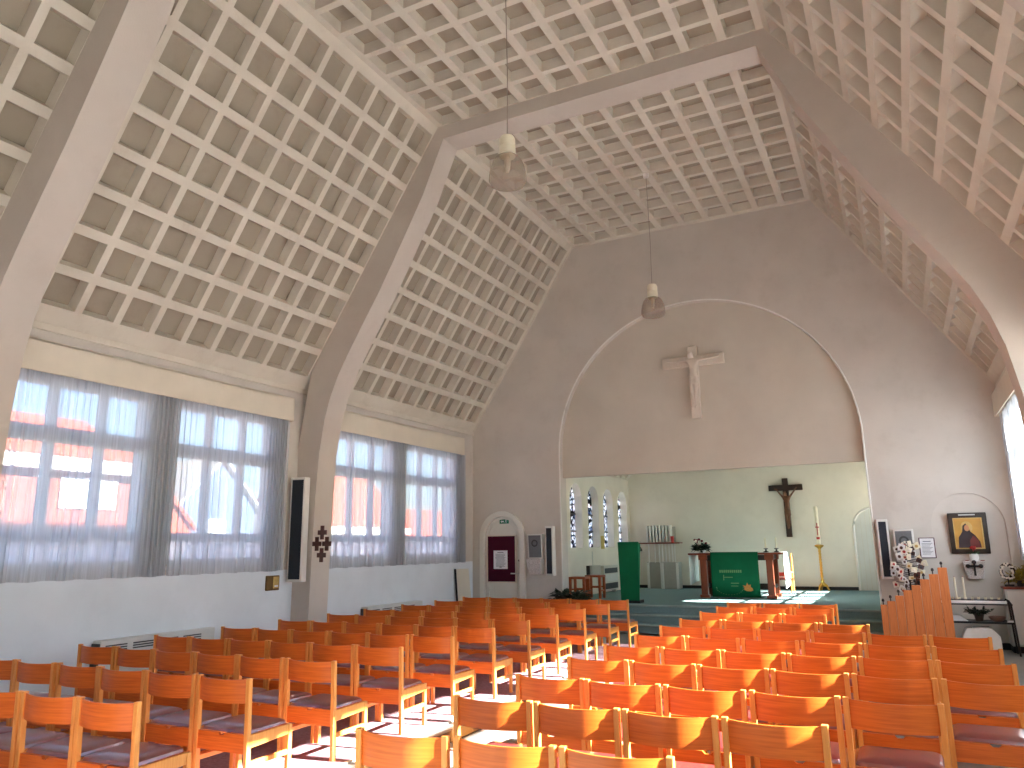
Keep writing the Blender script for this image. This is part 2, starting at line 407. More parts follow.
# side walls with window openings
WINS = [(-3.1, -1.25), (-.62, 1.2), (1.6, 3.42), (4.60, 6.46), (6.86, 8.70), (10.02, 11.80), (12.20, 13.98)]
WZ0, WZ1 = 1.54, 3.70
WINS_R = [(-3.1, -1.1), (-.58, 1.45), (1.5, 3.95), (4.56, 6.80), (6.85, 9.10), (9.70, 11.93), (12.0, 14.15)]
WOF = {-1: WINS, 1: WINS_R}
def side_wall(sg, name, m):
    us = sorted(set([YB, D+.3]+[y for w in WOF[sg] for y in w]))
    holes = [(a, b, lambda u: WZ0, lambda u: WZ1) for a, b in WOF[sg]]
    w = solid_wall(lambda u, z, k: (sg*(W+.3*k), u, z), us, lambda u: (1.41, 4.5), None, holes)
    o = struct(w.build(name, m[0], recalc=False))
    MB().quad((sg*W, YB, 0), (sg*W, D+.3, 0), (sg*W, D+.3, 1.41), (sg*W, YB, 1.41)).quad((sg*(W+.3), YB, 0), (sg*(W+.3), D+.3, 0), (sg*(W+.3), D+.3, 1.41), (sg*(W+.3), YB, 1.41)).build('lower_wall', m[1], o, recalc=False)
side_wall(-1, 'wall_left', (M['wall'], M['low'])); side_wall(1, 'wall_right', (M['wall'], M['low']))
REAR_FILL = [(1.75, 4.7)]  # unseen rear opening, added to light the chair backs
bw = solid_wall(lambda u, z, k: (u, YB-.3*k, z), sorted([-W, -XC, XC, W]+[x for q in REAR_FILL for x in q]), lambda u: (0, prof(u)), None, [(a, c, lambda u: .3, lambda u: 2.3) for a, c in REAR_FILL])
struct(bw.build('wall_back', M['wall'], recalc=False))

# coffered ceilings
def coffers(name, o, eu, ev, en, ulen, vlen, ucells, vcells, depth=.15):
    """o + eu*u + ev*v on the face; en points outwards (into the recess)."""
    o, eu, ev, en = Vector(o), Vector(eu), Vector(ev), Vector(en)
    P = lambda u, v, d=0: o+eu*u+ev*v+en*d
    ul = sorted({0, ulen}|{x for c in ucells for x in c}); vl = sorted({0, vlen}|{x for c in vcells for x in c})
    us_, vs_ = set(ucells), set(vcells)
    b = MB(); bk = MB()
    for i in range(len(ul)-1):
        for j in range(len(vl)-1):
            u0, u1, v0, v1 = ul[i], ul[i+1], vl[j], vl[j+1]
            if (u0, u1) in us_ and (v0, v1) in vs_:
                k = .016
                q = [(u0, v0), (u1, v0), (u1, v1), (u0, v1)]; r = [(u0+k, v0+k), (u1-k, v0+k), (u1-k, v1-k), (u0+k, v1-k)]
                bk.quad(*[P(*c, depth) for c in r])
                for a in range(4): b.quad(P(*q[a]), P(*q[(a+1) % 4]), P(*r[(a+1) % 4], depth), P(*r[a], depth))
            else: b.quad(P(u0, v0), P(u1, v0), P(u1, v1), P(u0, v1))
    # closed back so no daylight leaks in
    b.quad(P(0, 0, depth+.05), P(ulen, 0, depth+.05), P(ulen, vlen, depth+.05), P(0, vlen, depth+.05))
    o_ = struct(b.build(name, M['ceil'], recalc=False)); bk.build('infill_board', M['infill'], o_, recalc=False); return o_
YL = D-YB
cols = [(9.853+.4895*k, 10.256+.4895*k) for k in range(-1, 10)]+[(4.31+.494*k, 4.714+.494*k) for k in range(0, 10)]+[(3.66-.494*k, 4.064-.494*k) for k in range(0, 18)]
cols = sorted([(round(a-YB, 4), round(c-YB, 4)) for a, c in cols if a > YB+.1])
LS = math.hypot(W-XC, ZC-ZB); sx, sz = (W-XC)/LS, (ZC-ZB)/LS
rows = [(round(.262+.5*k, 4), round(.648+.5*k, 4)) for k in range(9)]
coffers('ceiling_left', (-W, YB, ZB), (0, 1, 0), (sx, 0, sz), (-sz, 0, sx), YL, LS, cols, rows)
coffers('ceiling_right', (W, YB, ZB), (0, 1, 0), (-sx, 0, sz), (sz, 0, sx), YL, LS, cols, rows)
ccols = [(round(XC-2.415+.495*k, 4), round(XC-2.415+.495*k+.375, 4)) for k in range(10)]
coffers('ceiling', (-XC, YB, ZC), (0, 1, 0), (1, 0, 0), (0, 0, 1), YL, 2*XC, cols, ccols)
# ledge under each slope
for i, sg in enumerate((-1, 1)):
    b = MB(); b.box(min(sg*W, sg*(W-.035)), YB, ZB-.05, max(sg*W, sg*(W-.035)), D, ZB+.035)
    struct(b.build('trim_%d' % (i+1), M['ceil'], bevel=.012, seg=2))
# portal frames (pier + curved knee + raking rib + tie across the flat)
inner = [(-4.77, 0), (-4.75, 1.2), (-4.72, 2.5), (-4.68, 3.2), (-4.60, 3.72), (-4.50, 4.08), (-4.36, 4.42), (-4.18, 4.74), (-3.90, 5.20), (-3.60, 5.68), (-3.33, 6.16), (-3.05, 6.67), (-2.78, 7.17), (-2.40, 8.06)]
def outer_at(p):
    x, z = p
    if z < ZB-.3: return (-W-.02, z)
    return None
def frame(i, y0, y1):
    b = MB()
    n = len(inner)
    outp = []
    for k, (x, z) in enumerate(inner):
        if k <= 3: outp.append((-W-.02, z))
        elif k == n-1: outp.append((-XC-.02, ZC+.02))
        else:
            t = (k-3)/(n-1-3); t = max(0, min(1, (z-3.3)/(8.06-3.3)))
            s = t*LS; outp.append((-W+sx*s-.02, ZB+sz*s+.01)) if t > .02 else outp.append((-W-.02, z))
    P = []
    half_in = inner+[(-x, z) for x, z in reversed(inner)]
    half_out = outp+[(-x, z) for x, z in reversed(outp)]
    vs = []; fs = []
    for (xi, zi), (xo, zo) in zip(half_in, half_out):
        vs += [(xi, y0, zi), (xi, y1, zi), (xo, y1, zo), (xo, y0, zo)]
    for k in range(len(half_in)-1):
        for a in range(4): fs.append((k*4+a, k*4+(a+1) % 4, (k+1)*4+(a+1) % 4, (k+1)*4+a))
    b.add(vs, fs)
    o = struct(b.build('trim_%d' % i, M['beam'], smooth=True, bevel=0))
    return o
frame(3, 4.07, 4.49); frame(4, 9.19, 9.61); frame(5, -1.05, -.63)

# floors
struct(MB().box(-W-.3, YB-.3, -.12, W+.3, 15.7, 0).build('floor', M['stone']))
fl = MB().box(-W, YB, 0, -.82, 13.3, .012); struct(fl.build('floor_carpet', M['mauve']))
st = MB().box(-.82, YB, 0, -.795, 13.3, .014); struct(st.build('trim_6', M['joint']))
struct(MB().box(-.60, YB, 0, -.38, 13.3, .006).build('floor_band', M['stoned']))
struct(MB().box(2.96, D-.015, 0, W, D, .1).box(NC-NR+.01, D, 0, NC+NR-.01, D+.048, .1).build('baseboard_front', M['blackrub']))

# ---------------------------------------------------------------- chancel
CX, CY1, PZ = 3.8, 21.9, .5
ch = MB()
for k, (y, z) in enumerate([(15.1, .167), (15.4, .333), (15.7, .5)]):
    ch.box(-CX, y, z-.167-(.05 if k else .2), CX, CY1, z)
ch_o = struct(ch.build('floor_chancel', M['teal'], recalc=True))
M['nosing'] = mat('pale step nosing', lin(158, 178, 178), .8, .1, 30)  # nosing strips in a paler tone than the carpet
for y, z in ((15.1, .167), (15.4, .333), (15.7, .5)):
    MB().tube([(-CX, y-.010, z-.018), (CX, y-.010, z-.018)], .022, 10).build('step_nosing', M['nosing'], ch_o, smooth=True)
CWIN = [(17.07, 18.11), (18.24, 19.31), (19.40, 20.47), (20.60, 21.67)]   # centres derived below
def chancel_side(sg, name):
    holes = []; us = [D+.3, CY1]
    for a, c in CWIN:
        r = (c-a)/2; m = (a+c)/2; hw = .40
        uu = [m+.0+hw*(-math.cos(PI*i/16)) for i in range(17)]
        us += uu; holes.append((uu[0], uu[-1], lambda u: 1.67, arch_top(m, hw, 2.86)))
    us = sorted(set(round(u, 6) for u in us))
    holes = [(round(a, 6), round(c, 6), lo, hi) for a, c, lo, hi in holes]
    w = solid_wall(lambda u, z, k: (sg*(CX+.34*k), u, z), us, lambda u: (0, 3.62+.1), None, holes)
    return struct(w.build(name, M['cwall'], recalc=False))
CWIN = [(17.31, 18.11), (18.51, 19.31), (19.67, 20.47), (20.87, 21.67)]
chancel_side(-1, 'wall_chancel_left'); chancel_side(1, 'wall_chancel_right')
nwin = 0
def next_window():
    global nwin; nwin += 1; return 'window_%d' % nwin
for sg in (-1, 1):
    for a, c in CWIN:
        m = (a+c)/2; hw = .40; X = sg*(CX+.20)
        pts = [(m-hw, 1.67), (m+hw, 1.67)]+[(m+hw*math.cos(PI*i/14), 2.86+hw*math.sin(PI*i/14)) for i in range(15)]
        g = MB(); g.add([(X, u, z) for u, z in pts], [tuple(range(len(pts)))])
        w = struct(g.build(next_window(), M['leaded'] if sg < 0 else M['glass'], recalc=False))
        MB().box(X-.02, m-hw, 2.06, X+.02, m+hw, 2.10).box(X-.02, m-hw, 2.49, X+.02, m+hw, 2.53).build('glazing_bar', M['leadw'], w)
struct(MB().box(-CX-.3, CY1, 0, CX+.3, CY1+.2, 7.).build('wall_chancel_back', M['cwall']))
# back-wall arched door niche
ar = MB(); pts = [(2.29, PZ)]+[(2.80-.51*math.cos(PI*i/18), 2.08+.51*math.sin(PI*i/18)) for i in range(19)]+[(3.31, PZ)]
ar.tube([(x, CY1, z) for x, z in pts], .03, 8)
struct(ar.build('trim_7', M['white'], smooth=True))
dn = MB(); poly = [(x, z) for x, z in pts]
dn.prism(poly, lambda u, v: (u, CY1-.012, v), lambda u, v: (u, CY1+.05, v))
dr = struct(dn.build('door_1', M['metalw']))
gv = MB()
for k in range(9): x = 2.35+k*.112; gv.box(x, CY1-.02, PZ, x+.012, CY1-.011, 2.08+math.sqrt(max(.01, .5**2-(x-2.8)**2)))
gv.build('groove', M['heat'], dr)
struct(MB().box(-CX, CY1-.02, PZ, 2.26, CY1, PZ+.085).build('baseboard_back', M['blackrub']))
# chancel ceiling : two coffered slopes and a flat
CL = math.hypot(1.9, 2.6); cc = [(round(.16+.5*k, 3), round(.55+.5*k, 3)) for k in range(13)]; cr = [(round(.03+.5*k, 3), round(.41+.5*k, 3)) for k in range(6)]
coffers('ceiling_chancel_left', (-CX, D+.3, 3.62), (0, 1, 0), (1.9/CL, 0, 2.6/CL), (-2.6/CL, 0, 1.9/CL), CY1-D-.3, CL, cc, cr)
coffers('ceiling_chancel_right', (CX, D+.3, 3.62), (0, 1, 0), (-1.9/CL, 0, 2.6/CL), (2.6/CL, 0, 1.9/CL), CY1-D-.3, CL, cc, cr)
struct(MB().box(-1.95, D+.3, 6.2, 1.95, CY1, 6.35).build('ceiling_chancel', M['ceil']))

# ---------------------------------------------------------------- nave windows, curtains, pelmets
def nave_window(sg, a, c):
    X = sg*(W+.09); b = MB(); t = .045
    n = next_window()
    w = (c-a-.12-2*.11)/3                     # pane width
    def bx(y0, z0, y1, z1, d=.045): b.box(X-d, y0, z0, X+d, y1, z1)
    bx(a-.01, WZ0-.01, c+.01, 1.60); bx(a-.01, 3.60, c+.01, WZ1+.01); bx(a-.01, 1.60, a+.06, 3.6); bx(c-.06, 1.6, c+.01, 3.6)
    bx(a, 1.83, c, 1.945, .05); bx(a, 2.95, c, 3.13, .05)
    xs = [a+.06+w, a+.06+2*w+.11]
    for y in xs: bx(y, 1.945, y+.11, 2.95, .04); bx(y, 3.13, y+.11, 3.6, .04)
    k = (c-a-.12)/8
    for i in range(1, 8): bx(a+.06+k*i-.018, 1.6, a+.06+k*i+.018, 1.83, .03)
    fr = struct(b.build(n, M['frame'], bevel=.006))
    MB().box(X-.004, a+.05, 1.94, X+.004, c-.05, 3.61).build('pane', M['glass'], fr)
    MB().box(X-.004, a+.05, 1.59, X+.004, c-.05, 1.84).build('frosted_pane', M['frost'], fr)
    if sg < 0: MB().box(X+.05, a+.06+w-.02, 2.38, X+.075, a+.06+w+.03, 2.5).build('handle', M['grey'], fr)
    s = MB().box(min(sg*(W-.03), sg*(W+.06)), a-.05, WZ0-.07, max(sg*(W-.03), sg*(W+.06)), c+.05, WZ0-.02); s.build('window_sill', M['white'], fr, bevel=.006)
for sg in (-1, 1):
    for a, c in WOF[sg]: nave_window(sg, a, c)

def curtain(sg, a, c, label, seed, group=None, dense=.72):
    r = random.Random(seed)
    X = sg*(W-.075)
    z0, z1 = 1.40, 3.72
    ph = r.random()*6; pts = []; n = 420
    ph2 = r.random()*6
    for i in range(n+1):
        t = i/n
        d = max(0, min(1, (t-dense)/.08)) if dense < 1 else 0
        d = max(d, max(0, min(1, (.03-t)/.03)))
        ph += (PI*2)/n*(19+14*d+5*math.sin(t*9+ph2))
        amp = .014+.012*math.sin(t*23+ph2)+.012*d
        back = .010+.02*d
        pts.append((a+(c-a)*t+back*math.sin(2*ph+.6), X+amp*math.sin(ph)))
    zs = [z0, z0+.03, z0+.5, z0+1.2, z1-.1, z1]
    vs = []; fs = []; m = len(zs)
    for i, (y, x) in enumerate(pts):
        for j, z in enumerate(zs):
            k = 1.15-.35*(j/(m-1))
            wob = .006*math.sin(i*.11+z*2.)
            vs.append((X+(x-X)*k, y+wob*(1-j/(m-1)), z+(.006*math.sin(i*.09+seed) if j < 2 else 0)))
    for i in range(n):
        for j in range(m-1): fs.append((i*m+j, (i+1)*m+j, (i+1)*m+j+1, i*m+j+1))
    o = MB().add(vs, fs).build('curtain', M['sheer'], smooth=False, recalc=False)
    for p in o.data.polygons: p.use_smooth = True
    return tag(o, label, 'curtain', group)
CN = {3: 'sheer white curtain before the brick house, by the near portal frame', 4: 'sheer white curtain between the seam and the tall black loudspeaker pier',
      5: 'sheer white curtain just beyond the brown-cross pier', 6: 'sheer white curtain next to the corner by the arched door'}
for i, (a, c) in enumerate(WINS):
    lo = a-.10 if i % 2 == 1 else a-.06
    hi = c+.325 if i % 2 == 1 else c+.16
    if i == 5: hi = c+.24
    if i == 6: lo = a-.10; hi = c+.33
    if i >= 3: curtain(-1, lo, hi, CN[i], 11+i, 'sheer curtains on the radiator wall', dense=.76 if i != 6 else .78)
    if i == 6: curtain(1, lo, hi, 'bright sheer curtain at the end window above the white cabinet', 40+i, 'sheer curtains on the cabinet wall', dense=.95)
def pelmet(sg, a, c, label):
    b = MB(); x0, x1 = sg*(W), sg*(W-.15)
    b.box(min(x1, x1+sg*.02), a, 3.69, max(x1, x1+sg*.02), c, 4.05)
    b.box(min(x0, x1), a, 4.03, max(x0, x1), c, 4.06)
    for y in (a, c-.02): b.box(min(x0, x1), y, 3.69, max(x0, x1), y+.02, 4.04)
    tag(b.build('pelmet', M['cream'], bevel=.004), label, 'pelmet', 'pelmet boards over the curtains')
pelmet(-1, 4.50, 8.90, 'long cream pelmet board above the curtains facing the brick house')
pelmet(-1, 9.80, 14.20, 'cream pelmet board above the curtains beside the arched door corner')
pelmet(1, 9.66, 14.45, 'cream pelmet board over the bright window above the white cabinet')
pelmet(1, 4.55, 8.95, 'cream pelmet board over the middle windows of the cabinet wall')

# ---------------------------------------------------------------- chairs
def make_chair():
    t = thing('church_chair', 'x', 'chair')
    hw = .268; pw = .034
    for s in (-1, 1):
        x0, x1 = (s*hw, s*(hw-pw)); x0, x1 = min(x0, x1), max(x0, x1)
        lg = MB(); lg.hexa([(x0, -.012, 0), (x1, -.012, 0), (x1, .033, 0), (x0, .033, 0)], [(x0, -.032, .792), (x1, -.032, .792), (x1, .004, .792), (x0, .004, .792)])
        lg.build('leg', M['beech'], t, bevel=.005, seg=2)
        MB().box(x0, .405, 0, x1, .443, .40).build('leg', M['beech'], t, bevel=.005, seg=2)
        xs0, xs1 = (s*(hw-.005), s*(hw-.029)); xs0, xs1 = min(xs0, xs1), max(xs0, xs1)
        MB().hexa([(xs0, .02, .312), (xs1, .02, .312), (xs1, .41, .328), (xs0, .41, .328)], [(xs0, .02, .402), (xs1, .02, .402), (xs1, .41, .402), (xs0, .41, .402)]).build('side_rail', M['beech'], t, bevel=.004)
        MB().box(xs0, .02, .185, xs1, .41, .222).build('stretcher', M['beech'], t, bevel=.004)
    # rear rail with a small notch in the middle
    b = MB(); zt = .402
    pts = [(-.236, .275), (.236, .275), (.236, zt), (.035, zt), (.018, zt-.018), (-.018, zt-.018), (-.035, zt), (-.236, zt)]
    b.prism(pts, lambda u, v: (u, -.010, v), lambda u, v: (u, .012, v)); b.build('rear_rail', M['ply'], t)
    MB().box(-.236, .412, .315, .236, .434, .40).build('front_rail', M['ply'], t, bevel=.003)
    # curved plywood backrest, bowed to the rear
    vs = []; fs = []; n = 14; zz = (.618, .626, .775, .783)
    for i in range(n+1):
        u = -1+2*i/n; x = .238*u
        y = -.010-.060*(1-u*u)
        for (dy) in (-.006, .006):
            for z in zz: vs.append((x, y+dy+(z-.7)*-.03, z+(-.004*(1-u*u) if z > .7 else 0)))
    for i in range(n):
        o = i*8; q = o+8
        for k in range(3): fs += [(o+k, o+k+1, q+k+1, q+k), (o+4+k, q+4+k, q+5+k, o+5+k)]
        fs += [(o+3, o+7, q+7, q+3), (o, q, q+4, o+4)]
    fs += [(0, 4, 5, 1), (1, 5, 6, 2), (2, 6, 7, 3)]; e = n*8; fs += [(e, e+1, e+5, e+4), (e+1, e+2, e+6, e+5), (e+2, e+3, e+7, e+6)]
    MB().add(vs, fs).build('backrest', M['ply'], t, smooth=True)
    # vinyl pad
    c = MB()
    prof_ = [(0, .404), (.006, .424), (.03, .438), (.11, .444)]
    def ring(ins, z, k):
        x = .236-ins; y0 = .014+ins; y1 = .424-ins; r = .03
        p = []
        for cx_, cy_, a0 in ((x-r, y1-r, 0), (-x+r, y1-r, 90), (-x+r, y0+r, 180), (x-r, y0+r, 270)):
            for a in (0, 30, 60, 90): p.append((cx_+r*math.cos(R(a0+a)), cy_+r*math.sin(R(a0+a)), z))
        return p
    vs = []; fs = []; m = 16
    for k, (i_, z) in enumerate(prof_): vs += ring(i_, z, k)
    for k in range(len(prof_)-1):
        for a in range(m): fs.append((k*m+a, k*m+(a+1) % m, (k+1)*m+(a+1) % m, (k+1)*m+a))
    fs.append(tuple(range((len(prof_)-1)*m, len(prof_)*m))); fs.append(tuple(range(m-1, -1, -1)))
    MB().add(vs, fs).build('seat', M['vinyl'], t, smooth=True)
    return t
ORD = ['first', 'second', 'third', 'fourth', 'fifth', 'sixth', 'seventh', 'eighth', 'ninth', 'tenth', 'eleventh', 'twelfth']
proto = make_chair(); used = [False]
def place(x, y, rz, label, group):
    if not used[0]:
        used[0] = True; proto.location = (x, y, 0); proto.rotation_euler = (0, 0, rz); proto['label'] = label; proto['group'] = group; return proto
    return dup(proto, (x, y, 0), rz, label, group)
LY = [3.39, 4.29, 5.23, 6.19, 7.10, 8.04, 8.96, 9.86, 10.88, 11.93, 12.87]
LT = [.038, .010, .009, .022, .012, .008, .001, .009, .011, .017, .005]
RY = [3.39, 4.34, 5.21, 6.18, 7.06, 7.99, 8.93, 9.83, 10.93, 11.97, 12.78]
RT = [.035, .016, .003, -.009, .001, -.004, -.008, -.011, -.008, .002, .0]
for n in range(11):
    row = ORD[10-n]
    for i in range([4, 6, 6, 6, 6, 6, 6, 6, 6, 6, 6][n]):
        x = -.908-.549*(i+.5); y = LY[n]-LT[n]*(i+.5)
        place(x+rnd.uniform(-.004, .004), y+.014+rnd.uniform(-.012, .012), math.atan2(LT[n], .549)+R(rnd.uniform(-.7, .7)),
              'orange chair, maroon seat, on the radiator side, %s row from steps, %s from aisle' % (row, ORD[i]), 'church chairs on the radiator side')
for n in range(11):
    row = ORD[10-n]
    for i in range([3, 4, 5, 6, 6, 6, 6, 4, 3, 3, 3][n]):
        x = .767+.553*(i+.5); y = RY[n]+RT[n]*(i+.5)
        place(x+rnd.uniform(-.004, .004), y+.014+rnd.uniform(-.012, .012), math.atan2(RT[n], .553)+R(rnd.uniform(-.7, .7)),
              'orange chair, maroon seat, on the icon side, %s row from steps, %s from aisle' % (row, ORD[i]), 'church chairs on the icon side')

# ---------------------------------------------------------------- pendant lamps
def lamp(y, label):
    t = thing('pendant_lamp', label, 'lamp', (-.03, y, 5.58), 0, 'pendant lamps on the nave axis')
    MB().lathe([(.0, 2.70), (.055, 2.70), (.05, 2.64), (.01, 2.62)], n=16).build('ceiling_rose', M['white'], t, smooth=True)
    MB().tube([(0, 0, .60), (.012, 0, 1.4), (0, 0, 2.65)], .0055, 6).build('cord', M['cord'], t)
    h = MB().lathe([(.0, .60), (.03, .60), (.075, .585), (.088, .55), (.09, .47), (.086, .465), (.09, .46), (.092, .385), (.084, .375), (.088, .37), (.088, .345), (.04, .34)], n=24).build('lamp_housing', M['plastic'], t, smooth=True)
    out = [(.085, .352), (.13, .33), (.165, .28), (.19, .21), (.205, .13), (.21, .06), (.200, .045)]
    s = MB().lathe(out, n=32, cap=False).build('lamp_shade', M['lampglass'], t, smooth=True)
    MB().lathe([(.2, .045), (.19, .02), (.13, .004), (0.001, 0)], n=32, cap=False).build('diffuser', M['lampglass'], s, smooth=True)
    MB().lathe([(.02, .36), (.035, .30), (.03, .2), (.014, .16), (.002, .15)], n=14).build('bulb', M['petalw'], t, smooth=True)
lamp(6.77, 'large smoked glass pendant lamp nearest the portal frame over the chairs')
lamp(12.285, 'smaller looking smoked glass pendant lamp in front of the arch edge')

# ---------------------------------------------------------------- crucifixes
def figure(name, m, parent, s, off, flat=1., arms=(.27, .155, .44, .20)):
    """Carved crucified figure: one skinned surface; s = height scale, off = origin at the chest."""
    J = {'pel': (0, 0, -.30), 'bel': (.01, 0, -.14), 'che': (0, 0, .02), 'neck': (-.01, .0, .13), 'head': (-.035, -.03, .20), 'top': (-.045, -.035, .27),
         'shL': (-.10, 0, .09), 'elL': (-arms[0], .0, arms[1]), 'haL': (-arms[2], .02, arms[3]), 'fiL': (-arms[2]-.05, .02, arms[3]+.01), 'shR': (.10, 0, .09), 'elR': (arms[0], 0, arms[1]), 'haR': (arms[2], .02, arms[3]), 'fiR': (arms[2]+.04, .02, arms[3]+.03),
         'hipL': (-.055, 0, -.34), 'knL': (-.035, -.06, -.58), 'anL': (-.012, 0, -.84), 'toL': (-.01, -.045, -.91), 'hipR': (.055, 0, -.34), 'knR': (.045, -.06, -.57), 'anR': (.014, -.015, -.83), 'toR': (.012, -.06, -.90)}
    rad = {'pel': .075, 'bel': .066, 'che': .088, 'neck': .032, 'head': .062, 'top': .05, 'sh': .036, 'el': .027, 'ha': .022, 'fi': .014, 'hip': .055, 'kn': .042, 'an': .026, 'to': .02}
    E = [('pel', 'bel'), ('bel', 'che'), ('che', 'neck'), ('neck', 'head'), ('head', 'top')]
    for q in 'LR': E += [('che', 'sh'+q), ('sh'+q, 'el'+q), ('el'+q, 'ha'+q), ('ha'+q, 'fi'+q), ('pel', 'hip'+q), ('hip'+q, 'kn'+q), ('kn'+q, 'an'+q), ('an'+q, 'to'+q)]
    ks = list(J)
    me = bpy.data.meshes.new(name)
    me.from_pydata([(off[0]+J[k][0]*s, off[1]+J[k][1]*s*flat, off[2]+J[k][2]*s) for k in ks], [(ks.index(a), ks.index(b)) for a, b in E], [])
    o = bpy.data.objects.new(name, me); C.objects.link(o); o.parent = parent
    sk = o.modifiers.new('skin', 'SKIN')
    for i, k in enumerate(ks):
        r = rad.get(k) or rad[k[:-1]]
        me.skin_vertices[0].data[i].radius = (r*s, r*s)
        me.skin_vertices[0].data[i].use_root = (k == 'pel')
    o.modifiers.new('sub', 'SUBSURF').render_levels = 2
    me.materials.append(m)
    return o
def loincloth(m, parent, s, off):
    b = MB(); n = 16
    b.lathe([(.082*s, -.44*s), (.094*s, -.36*s), (.092*s, -.27*s), (.078*s, -.22*s)], (off[0], off[1], off[2]), n)
    b.bar((off[0]+.05*s, off[1]-.08*s, off[2]-.25*s), (off[0]+.09*s, off[1]-.06*s, off[2]-.46*s), .05*s, .03*s)
    b.bar((off[0]-.08*s, off[1]-.06*s, off[2]-.24*s), (off[0]+.07*s, off[1]-.085*s, off[2]-.30*s), .04*s, .03*s)
    b.build('loincloth', m, parent, smooth=True)
yt = D+.14
t = thing('wall_crucifix', 'large pale crucifix on the pink tympanum above the chancel opening', 'crucifix', (.0, yt, 4.17))
b = MB().box(-.09, -.075, 0, .10, 0, 1.49)
b.build('upright', M['plasterfig'], t, bevel=.012)
MB().box(-.635, -.08, 1.07, .625, -.004, 1.285).build('crossbar', M['plasterfig'], t, bevel=.012)
figure('carved_figure', M['plasterfig'], t, .98, (.01, -.15, 1.08), .9, (.28, .10, .50, .12)); loincloth(M['plasterfig'], t, .98, (.01, -.125, 1.08))
t = thing('wall_crucifix', 'dark wooden crucifix on the chancel back wall behind the altar', 'crucifix', (.69, CY1, 1.875))
MB().box(-.075, -.07, 0, .075, 0, 1.58).build('upright', M['darkwood'], t, bevel=.008)
MB().box(-.44, -.075, 1.245, .44, -.003, 1.40).build('crossbar', M['darkwood'], t, bevel=.008)
f = figure('carved_figure', M['corpus'], t, .86, (.01, -.11, .99), .9, (.19, .20, .30, .35)); loincloth(M['corpus'], t, .86, (.01, -.11, .97))

# ---------------------------------------------------------------- entrance door in the front wall
def arch_ring(c, r0, r1, sp, y0, y1, z0=0, n=24):
    o = [(c-r1, z0)]+[(c-r1*math.cos(PI*i/n), sp+r1*math.sin(PI*i/n)) for i in range(n+1)]+[(c+r1, z0)]
    i_ = [(c-r0, z0)]+[(c-r0*math.cos(PI*i/n), sp+r0*math.sin(PI*i/n)) for i in range(n+1)]+[(c+r0, z0)]
    b = MB(); vs = []; fs = []
    for (xo, zo), (xi, zi) in zip(o, i_): vs += [(xo, y0, zo), (xi, y0, zi), (xi, y1, zi), (xo, y1, zo)]
    for k in range(len(o)-1):
        for a in range(4): fs.append((k*4+a, k*4+(a+1) % 4, (k+1)*4+(a+1) % 4, (k+1)*4+a))
    fs += [(0, 1, 2, 3), tuple(len(vs)-4+a for a in (3, 2, 1, 0))]
    return b.add(vs, fs)
pts = [(DC-DR-.005, 0)]+[(DC-(DR+.005)*math.cos(PI*i/24), DSP+(DR+.005)*math.sin(PI*i/24)) for i in range(25)]+[(DC+DR+.005, 0)]
d = struct(MB().prism(pts, lambda u, v: (u, D+.07, v), lambda u, v: (u, D+.12, v)).build('door_2', M['door']))
arch_ring(DC, DR, DR+.115, DSP, D-.07, D+.03).build('door_frame', M['door'], d, bevel=.006)
arch_ring(DC, DR-.06, DR+.004, DSP, D+.035, D+.08).build('rebate', M['door'], d, bevel=.004)
arch_ring(DC, .285, .305, 1.93, D+.062, D+.075, .25).build('leaf_panel', M['door'], d, bevel=.003)
hd = MB().tube([(-4.00, D+.07, 1.15), (-4.00, D+.0, 1.15)], .014, 8).tube([(-3.99, D+.0, 1.15), (-4.17, D+.0, 1.15)], .013, 8); hd.build('handle', M['metalw'], d, smooth=True)
MB().tube([(-3.993, D+.08, 1.42), (-3.993, D+.055, 1.42)], .022, 12).build('lock', M['black'], d)
t = thing('notice_board', 'maroon felt notice board hung on the arched cream door', 'notice board', (-4.41, D+.03, .965))
MB().box(-.345, 0, 0, .345, .03, .985).build('felt_panel', M['maroon'], t)
fr = MB()
for q in ((-.36, -.01, -.012, .36, .03, .014), (-.36, -.01, .975, .36, .03, 1.0), (-.36, -.01, 0, -.335, .03, 1.), (.335, -.01, 0, .36, .03, 1.)): fr.box(*q)
fr.build('frame', M['cream'], t, bevel=.003)
def sheet(name, label, x0, x1, z0, z1, y, lines, seed=1, head=True, blk=None):
    t = tag(MB().box(x0, y-.004, z0, x1, y, z1).build(name, M['paper']), label, 'notice')
    r = random.Random(seed); b = MB(); w = x1-x0; h = z1-z0; zz = z1-h*.12
    if head: b.box(x0+w*.28, y-.006, zz, x0+w*.72, y-.004, zz+h*.035); zz -= h*.09
    for k in range(lines):
        zl = zz-k*h*.74/lines; a = r.uniform(.12, .2); c = r.uniform(.75, .88)
        b.box(x0+w*a, y-.006, zl, x0+w*c, y-.004, zl+h*.02)
    b.build('printed_lines', M['ink'], t)
    if blk: MB().box(x0+w*.42, y-.006, z0+h*.08, x0+w*.58, y-.004, z0+h*.13).build('stamp', M['black'], t)
    return t
sheet('notice_sheet', 'white printed notice pinned on the maroon notice board', -4.60, -4.26, 1.245, 1.635, D+.028, 12, 3, blk=1)
t = thing('exit_sign', 'small green emergency exit sign above the notice board on door', 'sign', (-4.347, D+.06, 2.21))
MB().box(-.112, -.01, 0, .112, 0, .105).build('sign_plate', M['exitg'], t)
g = MB().box(-.04, -.014, .03, -.005, -.01, .06); g.add([(-.085, -.013, .045), (-.05, -.013, .075), (-.05, -.013, .015)], [(0, 1, 2)]); g.box(-.055, -.013, .035, -.01, -.0105, .055)
